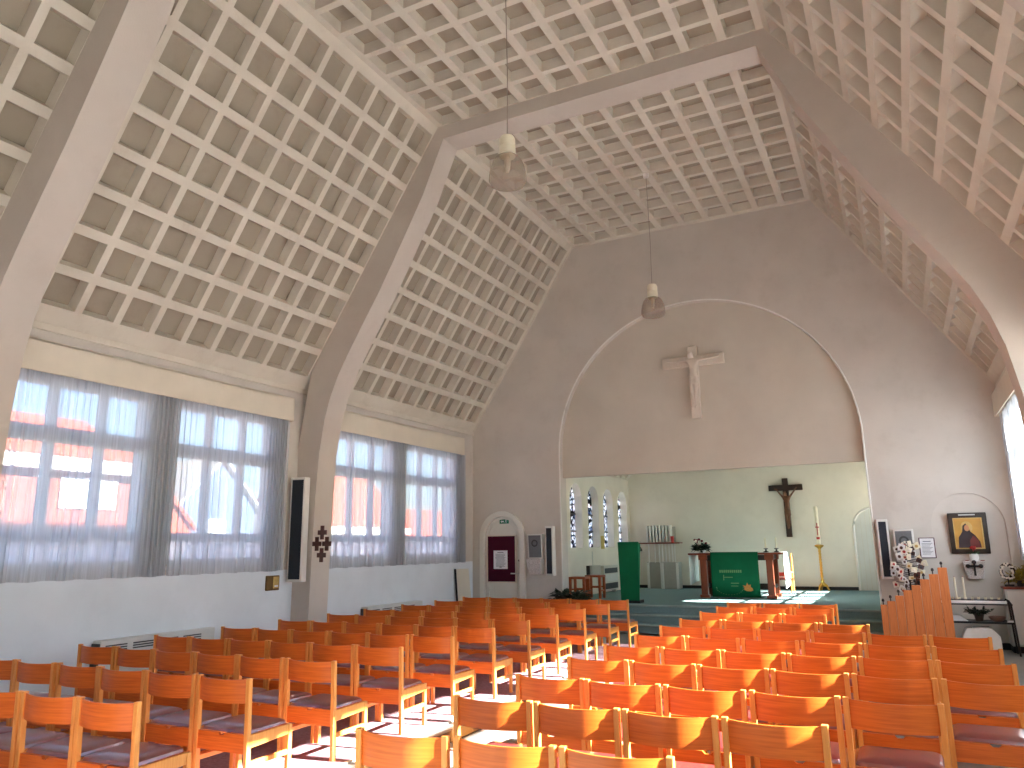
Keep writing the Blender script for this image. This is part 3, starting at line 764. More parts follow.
g.ball((.05, -.012, .08), (.012, .004, .012), 8, 5); g.bar((.05, -.012, .068), (.045, -.012, .04), .018, .004); g.bar((.045, -.012, .04), (.07, -.012, .012), .01, .004); g.bar((.045, -.012, .042), (.02, -.012, .018), .01, .004); g.bar((.05, -.012, .064), (.078, -.012, .05), .008, .004); g.bar((.05, -.012, .064), (.024, -.012, .052), .008, .004)
g.build('pictogram', M['paper'], t)

# ---------------------------------------------------------------- loudspeakers and wall boxes
def column_speaker(loc, rz, w, dp, h, label):
    t = thing('column_speaker', label, 'loudspeaker', loc, rz, 'tall column loudspeakers')
    MB().box(-w/2, -dp, 0, w/2, 0, h).build('cabinet', M['spkbox'], t, bevel=.008)
    MB().box(-w/2+.03, -dp-.006, .04, w/2-.03, -dp+.004, h-.04).build('speaker_grille', M['grille'], t, bevel=.003)
    MB().box(-.04, 0, h*.45, .04, .05, h*.55).build('bracket', M['grey'], t)
column_speaker((-4.935, 9.14, 1.225), R(6), .27, .13, 1.59, 'tall column loudspeaker on the pier with the four brown crosses')
column_speaker((-3.165, D-.05, 1.115), R(-8), .19, .12, 1.01, 'column loudspeaker between the arched door and chancel opening')
column_speaker((3.10, D-.05, 1.09), R(8), .18, .12, 1.0, 'column loudspeaker on the wall beside the hung cards')
def small_speaker(x0, x1, z0, z1, label):
    t = thing('wall_speaker', label, 'loudspeaker', ((x0+x1)/2, D, z0)); w = x1-x0; h = z1-z0
    MB().hexa([(-w/2, -.12, 0), (w/2, -.12, 0), (w/2, 0, 0), (-w/2, 0, 0)], [(-w/2, -.16, h), (w/2, -.16, h), (w/2, 0, h), (-w/2, 0, h)]).build('cabinet', M['spkbox'], t, bevel=.006)
    MB().hexa([(-w/2+.03, -.128, .02), (w/2-.03, -.128, .02), (w/2-.03, -.1, .02), (-w/2+.03, -.1, .02)], [(-w/2+.03, -.166, h-.03), (w/2-.03, -.166, h-.03), (w/2-.03, -.14, h-.03), (-w/2+.03, -.14, h-.03)]).build('speaker_grille', M['greygr'], t)
    c = MB()
    c.lathe([(.07, 0), (.075, .004), (.05, .004), (.045, 0)], n=20, cap=False)
    r1 = c.build('cone_ring', M['slot'], t); r1.rotation_euler = (R(90), 0, 0); r1.location = (0, -.160, h*.62)
small_speaker(-3.69, -3.345, 1.465, 1.97, 'grey perforated wall loudspeaker beside the arched cream door')
small_speaker(3.27, 3.58, 1.42, 1.915, 'grey perforated wall loudspeaker partly behind the hung cards')
def tapered(x0, x1, z0, z1, label, y=D):
    w = (x1-x0)/2; h = z1-z0
    b = MB().hexa([(-w*.74, -.13, 0), (w*.74, -.13, 0), (w*.8, 0, 0), (-w*.8, 0, 0)], [(-w, -.24, h), (w, -.24, h), (w, 0, h), (-w, 0, h)])
    o = tag(b.build('wall_bracket', M['terr'], bevel=.006), label, 'wall bracket', 'tapered stone wall brackets'); o.location = ((x0+x1)/2, y, z0); return o
tapered(-3.70, -3.355, 1.14, 1.46, 'white tapered stone bracket under the grey loudspeaker by the door')
tapered(3.28, 3.60, 1.09, 1.41, 'white tapered stone bracket behind the hung cards')
tapered(4.255, 4.56, 1.10, 1.385, 'white tapered stone bracket with black cross under the icon', D+.05)
MB_ = MB().bar((0, 0, -.12), (0, 0, .10), .03, .02, (0, 1, 0)).bar((-.09, 0, .035), (.09, 0, .035), .03, .02, (0, 1, 0))
for x, z in ((0, .10), (-.09, .035), (.09, .035)): MB_.ball((x, 0, z), (.035, .014, .035), 10, 6)
o = tag(MB_.build('bracket_cross', M['black']), 'small black cross fixed to the bracket under the icon', 'cross'); o.location = (4.40, D-.185, 1.27); o.rotation_euler = (R(14), 0, 0)

# four brown crosses set in the pier
t = thing('wall_cross', 'diamond of four small brown crosses on the pier face', 'wall ornament', (-4.545, 9.19, 1.79))
def plus(x, z): return MB().box(x-.033, -.015, z-.105, x+.033, .0, z+.105).box(x-.085, -.0149, z-.035, x+.085, .0, z+.035)
for x, z in ((0, .17), (-.098, 0), (.098, 0), (0, -.17)): plus(x, z).build('cross_tile', M['brown'], t)
t = thing('thermostat', 'small bronze wall box below the sheer curtain near the pier', 'wall box', (-W, 8.745, 1.115))
MB().box(0, -.125, 0, .05, .125, .215).build('housing', M['bronze'], t, bevel=.008)
MB().box(.045, -.01, .03, .062, .1, .2).build('cover', M['gold'], t, bevel=.004); MB().box(.06, .01, .05, .066, .08, .075).build('dial', M['paper'], t)
# convector radiators
def radiator(y0, y1, zt, label):
    t = thing('radiator', label, 'radiator', (-W, (y0+y1)/2, 0), 0, 'white convectors below the windows'); h = (y1-y0)/2
    MB().box(0.01, -h, .0, .16, h, zt).build('casing', M['metalw'], t, bevel=.008)
    g = MB(); n = int(2*h/.36)
    for k in range(n):
        for j in range(3): g.box(.158, -h+.06+k*.36, zt-.07-j*.028, .165, -h+.36+k*.36-.02, zt-.055-j*.028)
    g.build('grille', M['slot'], t)
    MB().box(.02, -h-.02, .1, .15, -h, zt-.03).build('end_panel', M['slot'], t)
radiator(5.95, 7.6, .70, 'white convector radiator under the window facing the brick house')
radiator(10.9, 12.6, .72, 'white convector radiator beyond the brown-cross pier')
t = thing('leaning_panel', 'pale board standing in the corner beside the arched door', 'board', (-W+.12, 14.28, 0))
MB().hexa([(0, -.27, 0), (.03, -.27, 0), (.06, .27, 0), (.03, .27, 0)], [(-.1, -.27, 1.27), (-.07, -.27, 1.27), (-.06, .24, 1.26), (-.09, .24, 1.26)]).build('board', M['cream'], t, bevel=.004)
MB().hexa([(0, -.29, 0), (.035, -.29, 0), (.035, -.27, 0), (0, -.27, 0)], [(-.1, -.29, 1.27), (-.065, -.29, 1.27), (-.065, -.27, 1.27), (-.1, -.27, 1.27)]).build('edge_strip', M['black'], t)

# ---------------------------------------------------------------- right side of the front wall
t = thing('framed_notice', 'framed white text sheet between hung cards and icon', 'framed notice', (3.765, D, 1.43))
MB().box(-.12, -.02, 0, .12, 0, .34).build('frame', M['maroon'], t, bevel=.004); MB().box(-.105, -.024, .012, .105, -.018, .328).build('sheet', M['paper'], t)
pl_ = MB().box(-.06, -.027, .27, .06, -.024, .285)
for k in range(9): pl_.box(-.08, -.027, .24-k*.022, .08-.02*(k % 3), -.024, .247-k*.022)
pl_.build('printed_lines', M['ink'], t)
# icon : plain gilded panel with a soft robed shape
t = thing('icon_picture', 'dark framed gilded icon hung in the blind arch niche', 'picture', (4.395, D+.05, 1.50)); t.rotation_euler = (R(5), 0, 0)
fr = MB(); w, h = .28, .67
for q in ((-w, 0, w, .085), (-w, h-.085, w, h), (-w, 0, -w+.075, h), (w-.075, 0, w, h)): fr.box(q[0], -.05, q[1], q[2], 0, q[3])
fr.build('frame', M['iconfr'], t, bevel=.012, seg=2)
g = MB()
for q in ((-w+.07, .08, w-.07, .095), (-w+.07, h-.095, w-.07, h-.08), (-w+.07, .08, -w+.083, h-.08), (w-.083, .08, w-.07, h-.08)): g.box(q[0], -.056, q[1], q[2], -.03, q[3])
g.build('gilt_slip', M['gold'], t)
MB().box(-w+.08, -.03, .09, w-.08, -.025, h-.09).build('painted_panel', M['goldp'], t)
def disc(cx, cz, rx, rz_, y, n=24, a0=0, a1=360): 
    return [(cx+rx*math.cos(R(a0+(a1-a0)*i/n)), cz+rz_*math.sin(R(a0+(a1-a0)*i/n))) for i in range(n)]
def flat(poly, y, name, m, th=.002): MB().prism(poly, lambda u, v: (u, y, v), lambda u, v: (u, y-th, v)).build(name, m, t)
flat(disc(-.02, .43, .085, .1, 0), -.031, 'halo', M['gold'])
flat([(-.165, .1), (.16, .1), (.15, .2), (.09, .3), (.03, .36), (-.03, .5), (-.075, .46), (-.09, .36), (-.15, .27)], -.034, 'dark_robe', M['robe'])
flat([(.0, .1), (.15, .1), (.13, .22), (.06, .30), (.01, .22)], -.037, 'wine_robe', M['robe2'])
flat(disc(-.02, .42, .036, .052, 0), -.037, 'face_shape', M['skinp'])
MB().box(-.12, -.075, h-.04, .12, -.05, h-.02).build('picture_light', M['metalw'], t, bevel=.005)
# pot and flowers on the bracket
t = thing('flower_pot', 'white pot with red flower on the bracket under the icon', 'flower pot', (4.42, D-.07, 1.386))
MB().lathe([(.0, 0), (.055, 0), (.07, .05), (.066, .11), (.06, .115), (.05, .1)], n=18).build('pot', M['linen'], t, smooth=True)
b = MB(); r = random.Random(5)
for k in range(14): a = r.uniform(0, 6.3); b.leaf((0, 0, .1), (math.cos(a), math.sin(a), r.uniform(.2, 1)), .11, .03)
b.build('leaves', M['leaf'], t)
b = MB()
for k in range(7): a = r.uniform(0, 6.3); b.ball((.028*math.cos(a), .028*math.sin(a), .2+r.uniform(-.015, .02)), .022, 8, 5)
b.tube([(0, 0, .1), (0, 0, .19)], .005, 6); b.build('flower', M['red'], t, smooth=True)
o = tag(MB().box(-.13, -.05, 0, -.085, .03, .012).box(.085, -.05, 0, .14, .03, .014).build('prayer_cards', M['redwood']), 'small reddish cards beside the white pot on bracket', 'card'); o.location = (4.42, D-.07, 1.386)
o.name = 'prayer_card'

# hung cards on a dark stem
t = thing('card_tree', 'slim stem hung with many small white and brown paper cards', 'decoration', (3.44, D-.34, 0))
MB().tube([(0, 0, .0), (0, .0, .9), (.0, .0, 1.62)], [.022, .016, .01], 10).lathe([(.12, 0), (.11, .02), (.03, .05)], n=16).build('stem', M['black'], t)
br = MB(); r = random.Random(11); cards = []
for k in range(46):
    z = .92+.80*k/45; s = 1 if k % 2 else -1; L = r.uniform(.03, .21)*(1.1 if 1.0 < z < 1.45 else .75); y = r.uniform(-.12, .06)
    br.tube([(0, 0, z-.04), (s*L, y, z)], .005, 5); cards.append((s*L, y, z))
br.build('twigs', M['black'], t)
for k, (x, y, z) in enumerate(cards):
    w = r.uniform(.028, .052); h = r.uniform(.06, .11)
    c = MB().box(-w, -.004, -h, w, .004, 0); cc_ = c.build('card', [M['paper'], M['candle'], M['petalw'], M['candle'], M['linen'], M['brown']][k % 6], t, bevel=.002)
    cc_.location = (x, y-.012, z); cc_.rotation_euler = (r.uniform(-.2, .2), r.uniform(-.5, .5), r.uniform(-.4, .4))
    MB().ball((0, -.008, -h*.55), (w*.5, .004, h*.25), 8, 5).build('printed_motif', [M['brown'], M['gold'], M['red'], M['petalw'], M['brown'], M['black']][k % 6], cc_)

# stepped board screen with pegs
t = thing('board_screen', 'orange wooden screen of stepped boards with dark pegs before the wall', 'screen', (3.48, 13.95, 0))
xs = [2.955, 3.06, 3.19, 3.32, 3.452, 3.586, 3.725, 3.862, 4.0]; tops = [.68, .74, .83, .92, 1.0, 1.095, 1.18, 1.285]
xs = [3.42+(x-3.42)*.9621 for x in xs]; tops = [1.7+(z-1.7)*.9621 for z in tops]
for k in range(8):
    MB().box(xs[k]-3.48+.002, -.02, 0, xs[k+1]-3.48-.002, .02, tops[k]).build('board', M['screenw'], t, bevel=.004)
    xm = xs[k]+(xs[k+1]-xs[k])*.45-3.48
    MB().lathe([(.009, 0), (.009, .045), (.02, .05), (.022, .07), (.012, .092), (.0, .095)], (xm, 0, tops[k]), 10).build('peg', M['darkwood'], t, smooth=True)

# votive rack
t = thing('votive_rack', 'black metal candle rack with white trough below the icon', 'candle rack', (4.27, 14.2, .0))
f = MB()
for x in (-.50, .50):
    for y in (-.17, .17): f.tube([(x*1.06, y, 0), (x, y*.9, .76), (x*.96, y*.7, .80), (x*.92, y*.5, .81)], .014, 8)
    f.bar((x*1.0, -.17, .50), (x*1.0, .17, .50), .02, .02)
f.bar((-.52, -.17, .745), (.52, -.17, .745), .022, .018); f.bar((-.52, .17, .745), (.52, .17, .745), .022, .018)
f.bar((-.52, -.175, .475), (.52, -.175, .475), .025, .03); f.bar((-.52, .175, .475), (.52, .175, .475), .025, .03)
f.build('rack_frame', M['black'], t)
MB().box(-.47, -.16, .752, .45, .14, .798).build('trough', M['linen'], t, bevel=.006)
MB().box(-.46, -.12, .798, .44, .12, .812).build('candle_tray', M['black'], t)
MB().box(-.50, -.165, .472, .50, .165, .485).build('lower_shelf', M['black'], t)
MB().box(.42, -.2, .49, .5, -.188, .52).build('price_tag', M['paper'], t)
for k in range(9):
    x = 3.93+.088*k; c = thing('tea_candle', 'small white votive candle in a row on the black rack', 'candle', (x, 14.17+.05*(k % 2), .812), 0, 'votive candles on the rack')
    MB().lathe([(.018, 0), (.02, .025), (.016, .03)], n=10).build('wax', M['candle'], c, smooth=True)
    MB().tube([(0, 0, .028), (0, 0, .04)], .002, 5).build('wick', M['black'], c)
for x, lb in ((4.07, 'tall thin white candle on the rack next to the board screen'), (4.185, 'tall thin white candle on the rack nearer the bracket')):
    c = thing('taper_candle', lb, 'candle', (x, 14.14, .812), 0, 'tall candles on the rack')
    MB().lathe([(.02, 0), (.02, .025), (.014, .03), (.013, .33), (.008, .335)], n=12).build('wax', M['candle'], c, smooth=True); MB().tube([(0, 0, .33), (0, 0, .35)], .003, 5).build('wick', M['red'], c)
def plant(name, label, loc, pot, n, L, w, m, spread=1., up=.6, seed=1, cat='plant'):
    r = random.Random(seed); t = thing(name, label, cat, loc)
    MB().lathe([(pot*.7, 0), (pot, pot*1.5), (pot*1.06, pot*1.55), (pot*.9, pot*1.5)], n=16).build('pot', M['pot'], t, smooth=True)
    b = MB()
    for k in range(n):
        a = r.uniform(0, 2*PI); e = r.uniform(-.25, 1.)*up; d = Vector((math.cos(a)*spread, math.sin(a)*spread, e+.15)).normalized()
        p = Vector((0, 0, pot*1.5)); q = p+d*L*r.uniform(.4, 1.); b.tube([p, (p+q)/2+Vector((0, 0, .02)), q], .0035, 4)
        for s in range(3): b.leaf(p+(q-p)*(.5+.25*s), d+Vector((r.uniform(-.7, .7), r.uniform(-.7, .7), r.uniform(-.3, .5))), w*2.2, w)
    b.build('foliage', m, t); return t
plant('potted_plant', 'leafy green pot plant on the lower shelf of the rack', (4.34, 14.17, .485), .07, 60, .2, .035, M['leafd'], up=.35, seed=3)
o = tag(MB().hexa([(-.2, -.1, 0), (.12, -.12, 0), (.02, .1, .06), (-.2, .1, .06)], [(-.2, -.1, .01), (.12, -.12, .01), (.02, .1, .07), (-.2, .1, .07)]).build('leaflet', M['paper']), 'white leaflet lying on the lower shelf of the rack', 'leaflet'); o.location = (4.06, 14.19, .486)
o = tag(MB().lathe([(.06, 0), (.1, .03), (.12, .075), (.112, .075), (.09, .03), (.0, .015)], n=24, cap=False).build('glazed_bowl', M['copper'], smooth=True), 'round brownish bowl on the lower shelf of the rack', 'bowl'); o.location = (4.58, 14.17, .486)
t = thing('covered_box', 'low box under a white cloth on the floor below the rack', 'box', (4.33, 14.16, 0))
pp = [(-.26, .0), (.25, 0), (.25, .27), (.15, .39), (-.19, .39), (-.26, .25)]
MB().prism(pp, lambda u, v: (u, -.15, v), lambda u, v: (u, .15, v)).build('cloth_cover', M['linen'], t, bevel=.012)
MB().box(-.1, -.1, .39, .13, .1, .405).build('lid', M['metalw'], t, bevel=.003)
t = thing('cabinet', 'white cabinet with reddish wooden top against the window wall', 'cabinet', (4.95, 14.62, 0))
MB().box(-.2, -.2, .1, .16, .17, .955).build('body', M['metalw'], t, bevel=.005); MB().box(-.19, -.19, 0, .16, .16, .1).build('plinth', M['blackrub'], t)
MB().box(-.215, -.22, .955, .16, .17, .99).build('cabinet_top', M['redwoodx'], t, bevel=.005)
MB().box(-.17, -.207, .13, .14, -.199, .93).build('door', M['white'], t, bevel=.004)
t = thing('wreath', 'round wreath of pale blossoms on a stand on the white cabinet', 'wreath', (4.83, 14.52, .99))
b = MB(); r = random.Random(4)
b.tube([(.085*math.cos(2*PI*i/24), 0, .235+.105*math.sin(2*PI*i/24)) for i in range(25)], .026, 8, False); b.build('twig_ring', M['darkwood'], t)
for k in range(24):
    a = 2*PI*k/24+r.uniform(-.1, .1); q = r.uniform(.8, 1.25)
    MB().ball((.085*q*math.cos(a), -.022-r.uniform(0, .01), .235+.105*q*math.sin(a)), (.018, .014, .018), 8, 5).build('blossom', M['petalw'], t, smooth=True)
MB().box(-.06, -.04, 0, .07, .04, .035).bar((.0, .02, .03), (0, .02, .16), .015, .015).build('stand', M['black'], t)
plant('potted_plant', 'yellow green pot plant on the white cabinet behind the wreath', (5.0, 14.66, .99), .06, 60, .22, .035, M['leafy'], up=1.2, seed=9, spread=.45)

# ---------------------------------------------------------------- chancel furniture
t = thing('altar', 'wooden altar table with white linen on the teal platform', 'altar', (-.10, 18.10, PZ))
zt = 1.01
MB().box(-1.06, 0, zt-.045, 1.05, .92, zt).build('table_top', M['redwoodx'], t, bevel=.006)
for x in (-.72, .77):
    for y in (.09, .80):
        MB().box(x-.075, y-.06, .06, x+.075, y+.06, zt-.14).box(x-.11, y-.08, 0, x+.11, y+.08, .07).box(x-.1, y-.07, zt-.16, x+.1, y+.07, zt-.045).build('leg', M['redwood'], t, bevel=.008)
    MB().box(x-.05, .12, .22, x+.05, .78, .30).build('stretcher', M['darkwood'], t, bevel=.005)
    MB().box(x-.06, .1, zt-.15, x+.06, .8, zt-.05).build('stretcher', M['darkwood'], t, bevel=.005)
MB().box(-.76, .42, .2, .76, .50, .31).build('stretcher', M['darkwood'], t, bevel=.005)
MB().box(-.72, .06, zt-.17, .72, .1, zt-.05).build('apron', M['darkwood'], t)
cl = MB().box(-1.075, .10, zt, 1.065, .93, zt+.006).build('altar_linen', M['linen']); tag(cl, 'white linen cloth draped over both ends of the altar', 'altar cloth'); cl.location = (-.10, 18.10, PZ)
for s, zb in ((-1, .28), (1, .22)):
    n = 16; vs = []; fs = []
    for i in range(n+1):
        y = .10+.83*i/n; 
        for z in (zt+.006, zt-.2, zb+.06*i/n): vs.append((s*1.07+(.02*math.sin(i*1.3) if z < zt else 0), y, z))
    for i in range(n):
        for j in range(2): fs.append((i*3+j, (i+1)*3+j, (i+1)*3+j+1, i*3+j+1))
    hg = MB().add(vs, fs).build('hanging_end', M['linen'], cl, smooth=True, recalc=False); hg.modifiers.new('t', 'SOLIDIFY').thickness = .006
fx = thing('altar_frontal', 'dark green embroidered cloth hanging down the front of the altar', 'altar cloth', (-.09, 18.06, PZ))
vs = []; fs = []; n = 24
for i in range(n+1):
    x = -.535+1.07*i/n
    for y, z in ((.3, 1.022), (-.0, 1.022), (-.012, 1.0), (-.02+.008*math.sin(i*.9), .5), (-.02+.012*math.sin(i*.9+.3), .03)): vs.append((x, y, z))
for i in range(n):
    for j in range(4): fs.append((i*5+j, (i+1)*5+j, (i+1)*5+j+1, i*5+j+1))
fc = MB().add(vs, fs).build('cloth', M['dgreen'], fx, smooth=True, recalc=False); fc.modifiers.new('t', 'SOLIDIFY').thickness = .006
M['thread'] = mat('pale gold thread', lin(96, 136, 84), .6, .1, 30); M['orange'] = mat('orange embroidery', lin(196, 122, 50), .6, .15, 30)
e = MB()
for k in range(11): e.box(-.34+k*.046, -.042, .57, -.34+k*.046+.032, -.036, .63)
e.box(-.26, -.042, .46, -.05, -.036, .475); e.box(-.26, -.042, .40, -.245, -.036, .52); e.box(-.1, -.042, .33, .08, -.036, .345); e.box(-.1, -.042, .27, .06, -.036, .282)
for k in range(16): a = PI+PI*k/15; e.box(-.13+.3*math.cos(a)-.012, -.042, .24+.16*math.sin(a)-.006, -.13+.3*math.cos(a)+.012, -.036, .24+.16*math.sin(a)+.006)
e.build('embroidery', M['thread'], fx)
e = MB().prism([(.18, .2), (.24, .17), (.33, .16), (.38, .18), (.37, .23), (.33, .26), (.34, .31), (.28, .30), (.26, .35), (.23, .28), (.16, .29), (.2, .24)], lambda u, v: (u, -.036, v), lambda u, v: (u, -.044, v)); e.build('leaf_motif', M['orange'], fx)
def candlestick(x, label, h):
    c = thing('candlestick', label, 'candlestick', (x, 18.32, PZ+zt+.006), 0, 'candlesticks on the altar')
    MB().lathe([(.065, 0), (.06, .012), (.02, .03), (.016, .06), (.05, .075), (.052, .085), (.02, .09)], n=18).build('holder', M['darkwood'], c, smooth=True)
    MB().lathe([(.019, .085), (.017, .085+h), (.004, .09+h)], n=12).build('candle', M['candle'], c, smooth=True)
candlestick(.59, 'short altar candlestick nearer the green frontal', .23); candlestick(.82, 'altar candlestick nearest the table end by the paschal candle', .24)
t = thing('flower_arrangement', 'dark leafy flower arrangement on the altar end near the lectern', 'flowers', (-.88, 18.32, PZ+zt+.006))
MB().lathe([(.06, 0), (.1, .03), (.11, .06), (.09, .06)], n=16).build('bowl', M['linen'], t, smooth=True)
b = MB(); r = random.Random(21)
for k in range(150):
    a = r.uniform(0, 6.28); e_ = r.uniform(0, .9); d_ = Vector((math.cos(a), math.sin(a)*.8, e_)).normalized(); L = r.uniform(.1, .26)
    b.tube([(0, 0, .05), d_*L+Vector((0, 0, .05))], .004, 4); b.leaf(d_*L*.7+Vector((0, 0, .05)), d_+Vector((r.uniform(-.5, .5), 0, r.uniform(-.4, .4))), .11, .07)
b.build('foliage', M['leafd'], t)
for k in range(9):
    a = r.uniform(0, 6.28); d_ = Vector((math.cos(a)*.7, math.sin(a)*.5, r.uniform(.5, 1.2))).normalized(); L = r.uniform(.2, .33); p = d_*L+Vector((0, 0, .05))
    MB().tube([(0, 0, .05), p], .004, 5).ball(p, (.035, .035, .028), 8, 5).build('flower', M['petalr'] if k % 3 else M['petalw'], t, smooth=True)
t = thing('lectern', 'lectern fully covered by a bright green cloth on the platform edge', 'lectern', (-1.925, 16.02, PZ))
MB().box(-.2, .02, 0, .2, .32, .06).build('base', M['black'], t); MB().box(-.05, .1, .06, .05, .22, 1.1).build('post', M['darkwood'], t)
MB().hexa([(-.215, 0, 1.2), (.215, 0, 1.2), (.2, .36, 1.08), (-.2, .36, 1.08)], [(-.215, 0, 1.27), (.215, 0, 1.27), (.2, .36, 1.12), (-.2, .36, 1.12)]).build('reading_desk', M['darkwood'], t)
MB().hexa([(-.205, -.012, .055), (.205, -.012, .055), (.205, .002, .055), (-.205, .002, .055)], [(-.235, -.012, 1.285), (.235, -.012, 1.285), (.225, .16, 1.24), (-.225, .16, 1.24)]).build('cloth', M['green'], t, bevel=.006)
# paschal candle
t = thing('paschal_candle', 'tall white paschal candle on a gilt stand near the back wall', 'candle', (1.44, 21.5, PZ))
s = MB().lathe([(.09, .11), (.05, .16), (.035, .22), (.05, .26), (.03, .30)]+[(.028+.010*(k % 2), .33+k*.035) for k in range(20)]+[(.03, 1.04), (.05, 1.08), (.11, 1.12), (.115, 1.15), (.06, 1.17)], n=18)
for k in range(3):
    a = R(90+120*k+20); s.tube([(.02*math.cos(a), .02*math.sin(a), .2), (.10*math.cos(a), .10*math.sin(a), .13), (.13*math.cos(a), .13*math.sin(a), .05), (.155*math.cos(a), .155*math.sin(a), .0)], [.03, .025, .02, .028], 8)
s.build('stand', M['brass'], t, smooth=True)
cd = MB().lathe([(.05, 1.15), (.046, 2.12), (.035, 2.15), (.004, 2.15)], n=18).build('candle', M['candle'], t, smooth=True)
MB().box(-.012, -.056, 1.40, .012, -.044, 1.72).box(-.045, -.054, 1.6, .045, -.044, 1.625).box(-.04, -.056, 1.30, .04, -.042, 1.36).build('red_cross', M['red'], cd)
# presider chair behind the altar
t = thing('armchair', 'light wooden armchair with red seat behind the altar', 'chair', (.52, 20.75, PZ))
for x in (-.27, .27):
    for y in (-.2, .22): MB().tube([(x, y, 0), (x, y*1.0, .44), (x, y*.9, .46 if y < 0 else .95)], .02, 8).build('leg', M['beech'], t)
    MB().tube([(x, -.2, .0), (x, -.2, .3), (x, -.19, .45), (x, -.12, .50), (x, .2, .48)], .02, 8).build('arm', M['beech'], t, smooth=True)
MB().box(-.26, -.2, .30, .26, .22, .36).build('seat', M['piping'], t, bevel=.015)
MB().box(-.26, .19, .38, .26, .23, .48).build('backrest', M['piping'], t, bevel=.012)
# lean shelf unit with white slats
t = thing('slat_shelf', 'white slatted unit with red shelf and two cabinets near back wall', 'shelf unit', (-2.79, 21.6, PZ))
MB().box(-.66, -.2, 1.245, .58, .16, 1.28).build('shelf', M['redwoodx'], t, bevel=.005)
for k in range(8):
    x = -.385+k*.095; MB().box(x-.02, -.1, 1.28, x+.024, .16, 1.755+.006*(k % 3)).build('slat', M['white'], t, bevel=.003)
MB().box(-.40, .12, 1.28, .40, .14, 1.72).build('back_panel', M['grey'], t)
for k, x in enumerate((-.38, -.2, -.07, .02, .12, .22, .31, .38)): MB().box(x-.014, -.02, .72, x+.014, .02, 1.25).build('upright', M['white'], t, bevel=.002)
for x0, x1, y in ((-.46, .0, .02), (.0, .50, -.14)):
    c = MB().box(x0, y, 0, x1, .2, .735).build('cabinet', M['grey'], t, bevel=.008)
    for xx in (x0, x1-.07): MB().box(xx, y-.02, .0, xx+.07, y, .72).build('edge_strip', M['white'], c)
t = thing('votive_glass', 'small red glass standing on the red shelf', 'votive glass', (-2.42, 21.45, PZ+1.28))
MB().lathe([(.035, 0), (.045, .05), (.05, .17), (.042, .17), (.035, .03)], n=14).build('glass', M['red'], t, smooth=True); MB().lathe([(.025, .03), (.025, .1)], n=10).build('wax', M['candle'], t)
# gas heater and grey box
t = thing('gas_heater', 'cream gas heater with two grilles on the chancel window wall', 'heater', (-CX, 19.55, PZ))
MB().box(.01, -.54, .06, .2, .54, .70).box(.03, -.5, 0, .15, -.45, .07).box(.03, .45, 0, .15, .5, .07).build('casing', M['heat'], t, bevel=.012, seg=2)
for z0, z1 in ((.10, .25), (.50, .63)):
    MB().box(.195, -.49, z0, .205, .49, z1).build('grille', M['slot'], t)
MB().box(.198, -.49, .29, .21, .49, .47).build('front_panel', M['metalw'], t, bevel=.004)
t = thing('meter_box', 'plain grey box on the chancel wall beside the heater', 'box', (-CX, 18.62, .97))
MB().box(0, -.3, 0, .14, .3, .25).build('housing', M['grey'], t, bevel=.005); MB().tube([(.04, 0, .25), (.04, 0, .6)], .01, 6).build('pipe', M['metalw'], t)
MB().box(.0, -.36, -.02, .08, -.3, .25).build('dark_side', M['black'], t)
# stools
def stool(x, y, label, h=.53):
    t = thing('stool', label, 'stool', (x, y, PZ), 0, 'reddish stools by the chancel wall')
    MB().box(-.2, -.18, h-.05, .2, .18, h).build('seat', M['stoolw'], t, bevel=.01)
    for i in (-1, 1):
        for j in (-1, 1): MB().box(i*.165-.028, j*.145-.028, 0, i*.165+.028, j*.145+.028, h-.05).build('leg', M['stoolw'], t, bevel=.004)
        MB().box(i*.165-.012, -.14, .16, i*.165+.012, .14, .195).build('stretcher', M['stoolw'], t)
        MB().box(-.16, i*.145-.012, .24, .16, i*.145+.012, .275).build('stretcher', M['stoolw'], t)
stool(-3.22, 16.35, 'reddish wooden stool nearest the dark plant'); stool(-3.22, 17.35, 'reddish wooden stool standing before the grey box')
t = thing('plant_stand', 'low wooden plant stand below the dark green plant', 'plant stand', (-2.60, 14.32, 0))
MB().box(-.16, -.16, .50, .16, .16, .53).build('top', M['stoolw'], t, bevel=.004)
for i in (-1, 1):
    for j in (-1, 1): MB().box(i*.13-.015, j*.13-.015, 0, i*.13+.015, j*.13+.015, .5).build('leg', M['stoolw'], t)
plant('fern_plant', 'low dark green plant on a stand beside the stools', (-2.60, 14.32, .53), .085, 90, .36, .08, M['leafd'], spread=1.2, up=.5, seed=6)
o = tag(MB().box(0, -.12, 0, .015, .12, .34).build('wall_banner', M['yellow']), 'small ochre cloth hung between the chancel windows', 'banner'); o.location = (-CX, 19.50, 1.63)

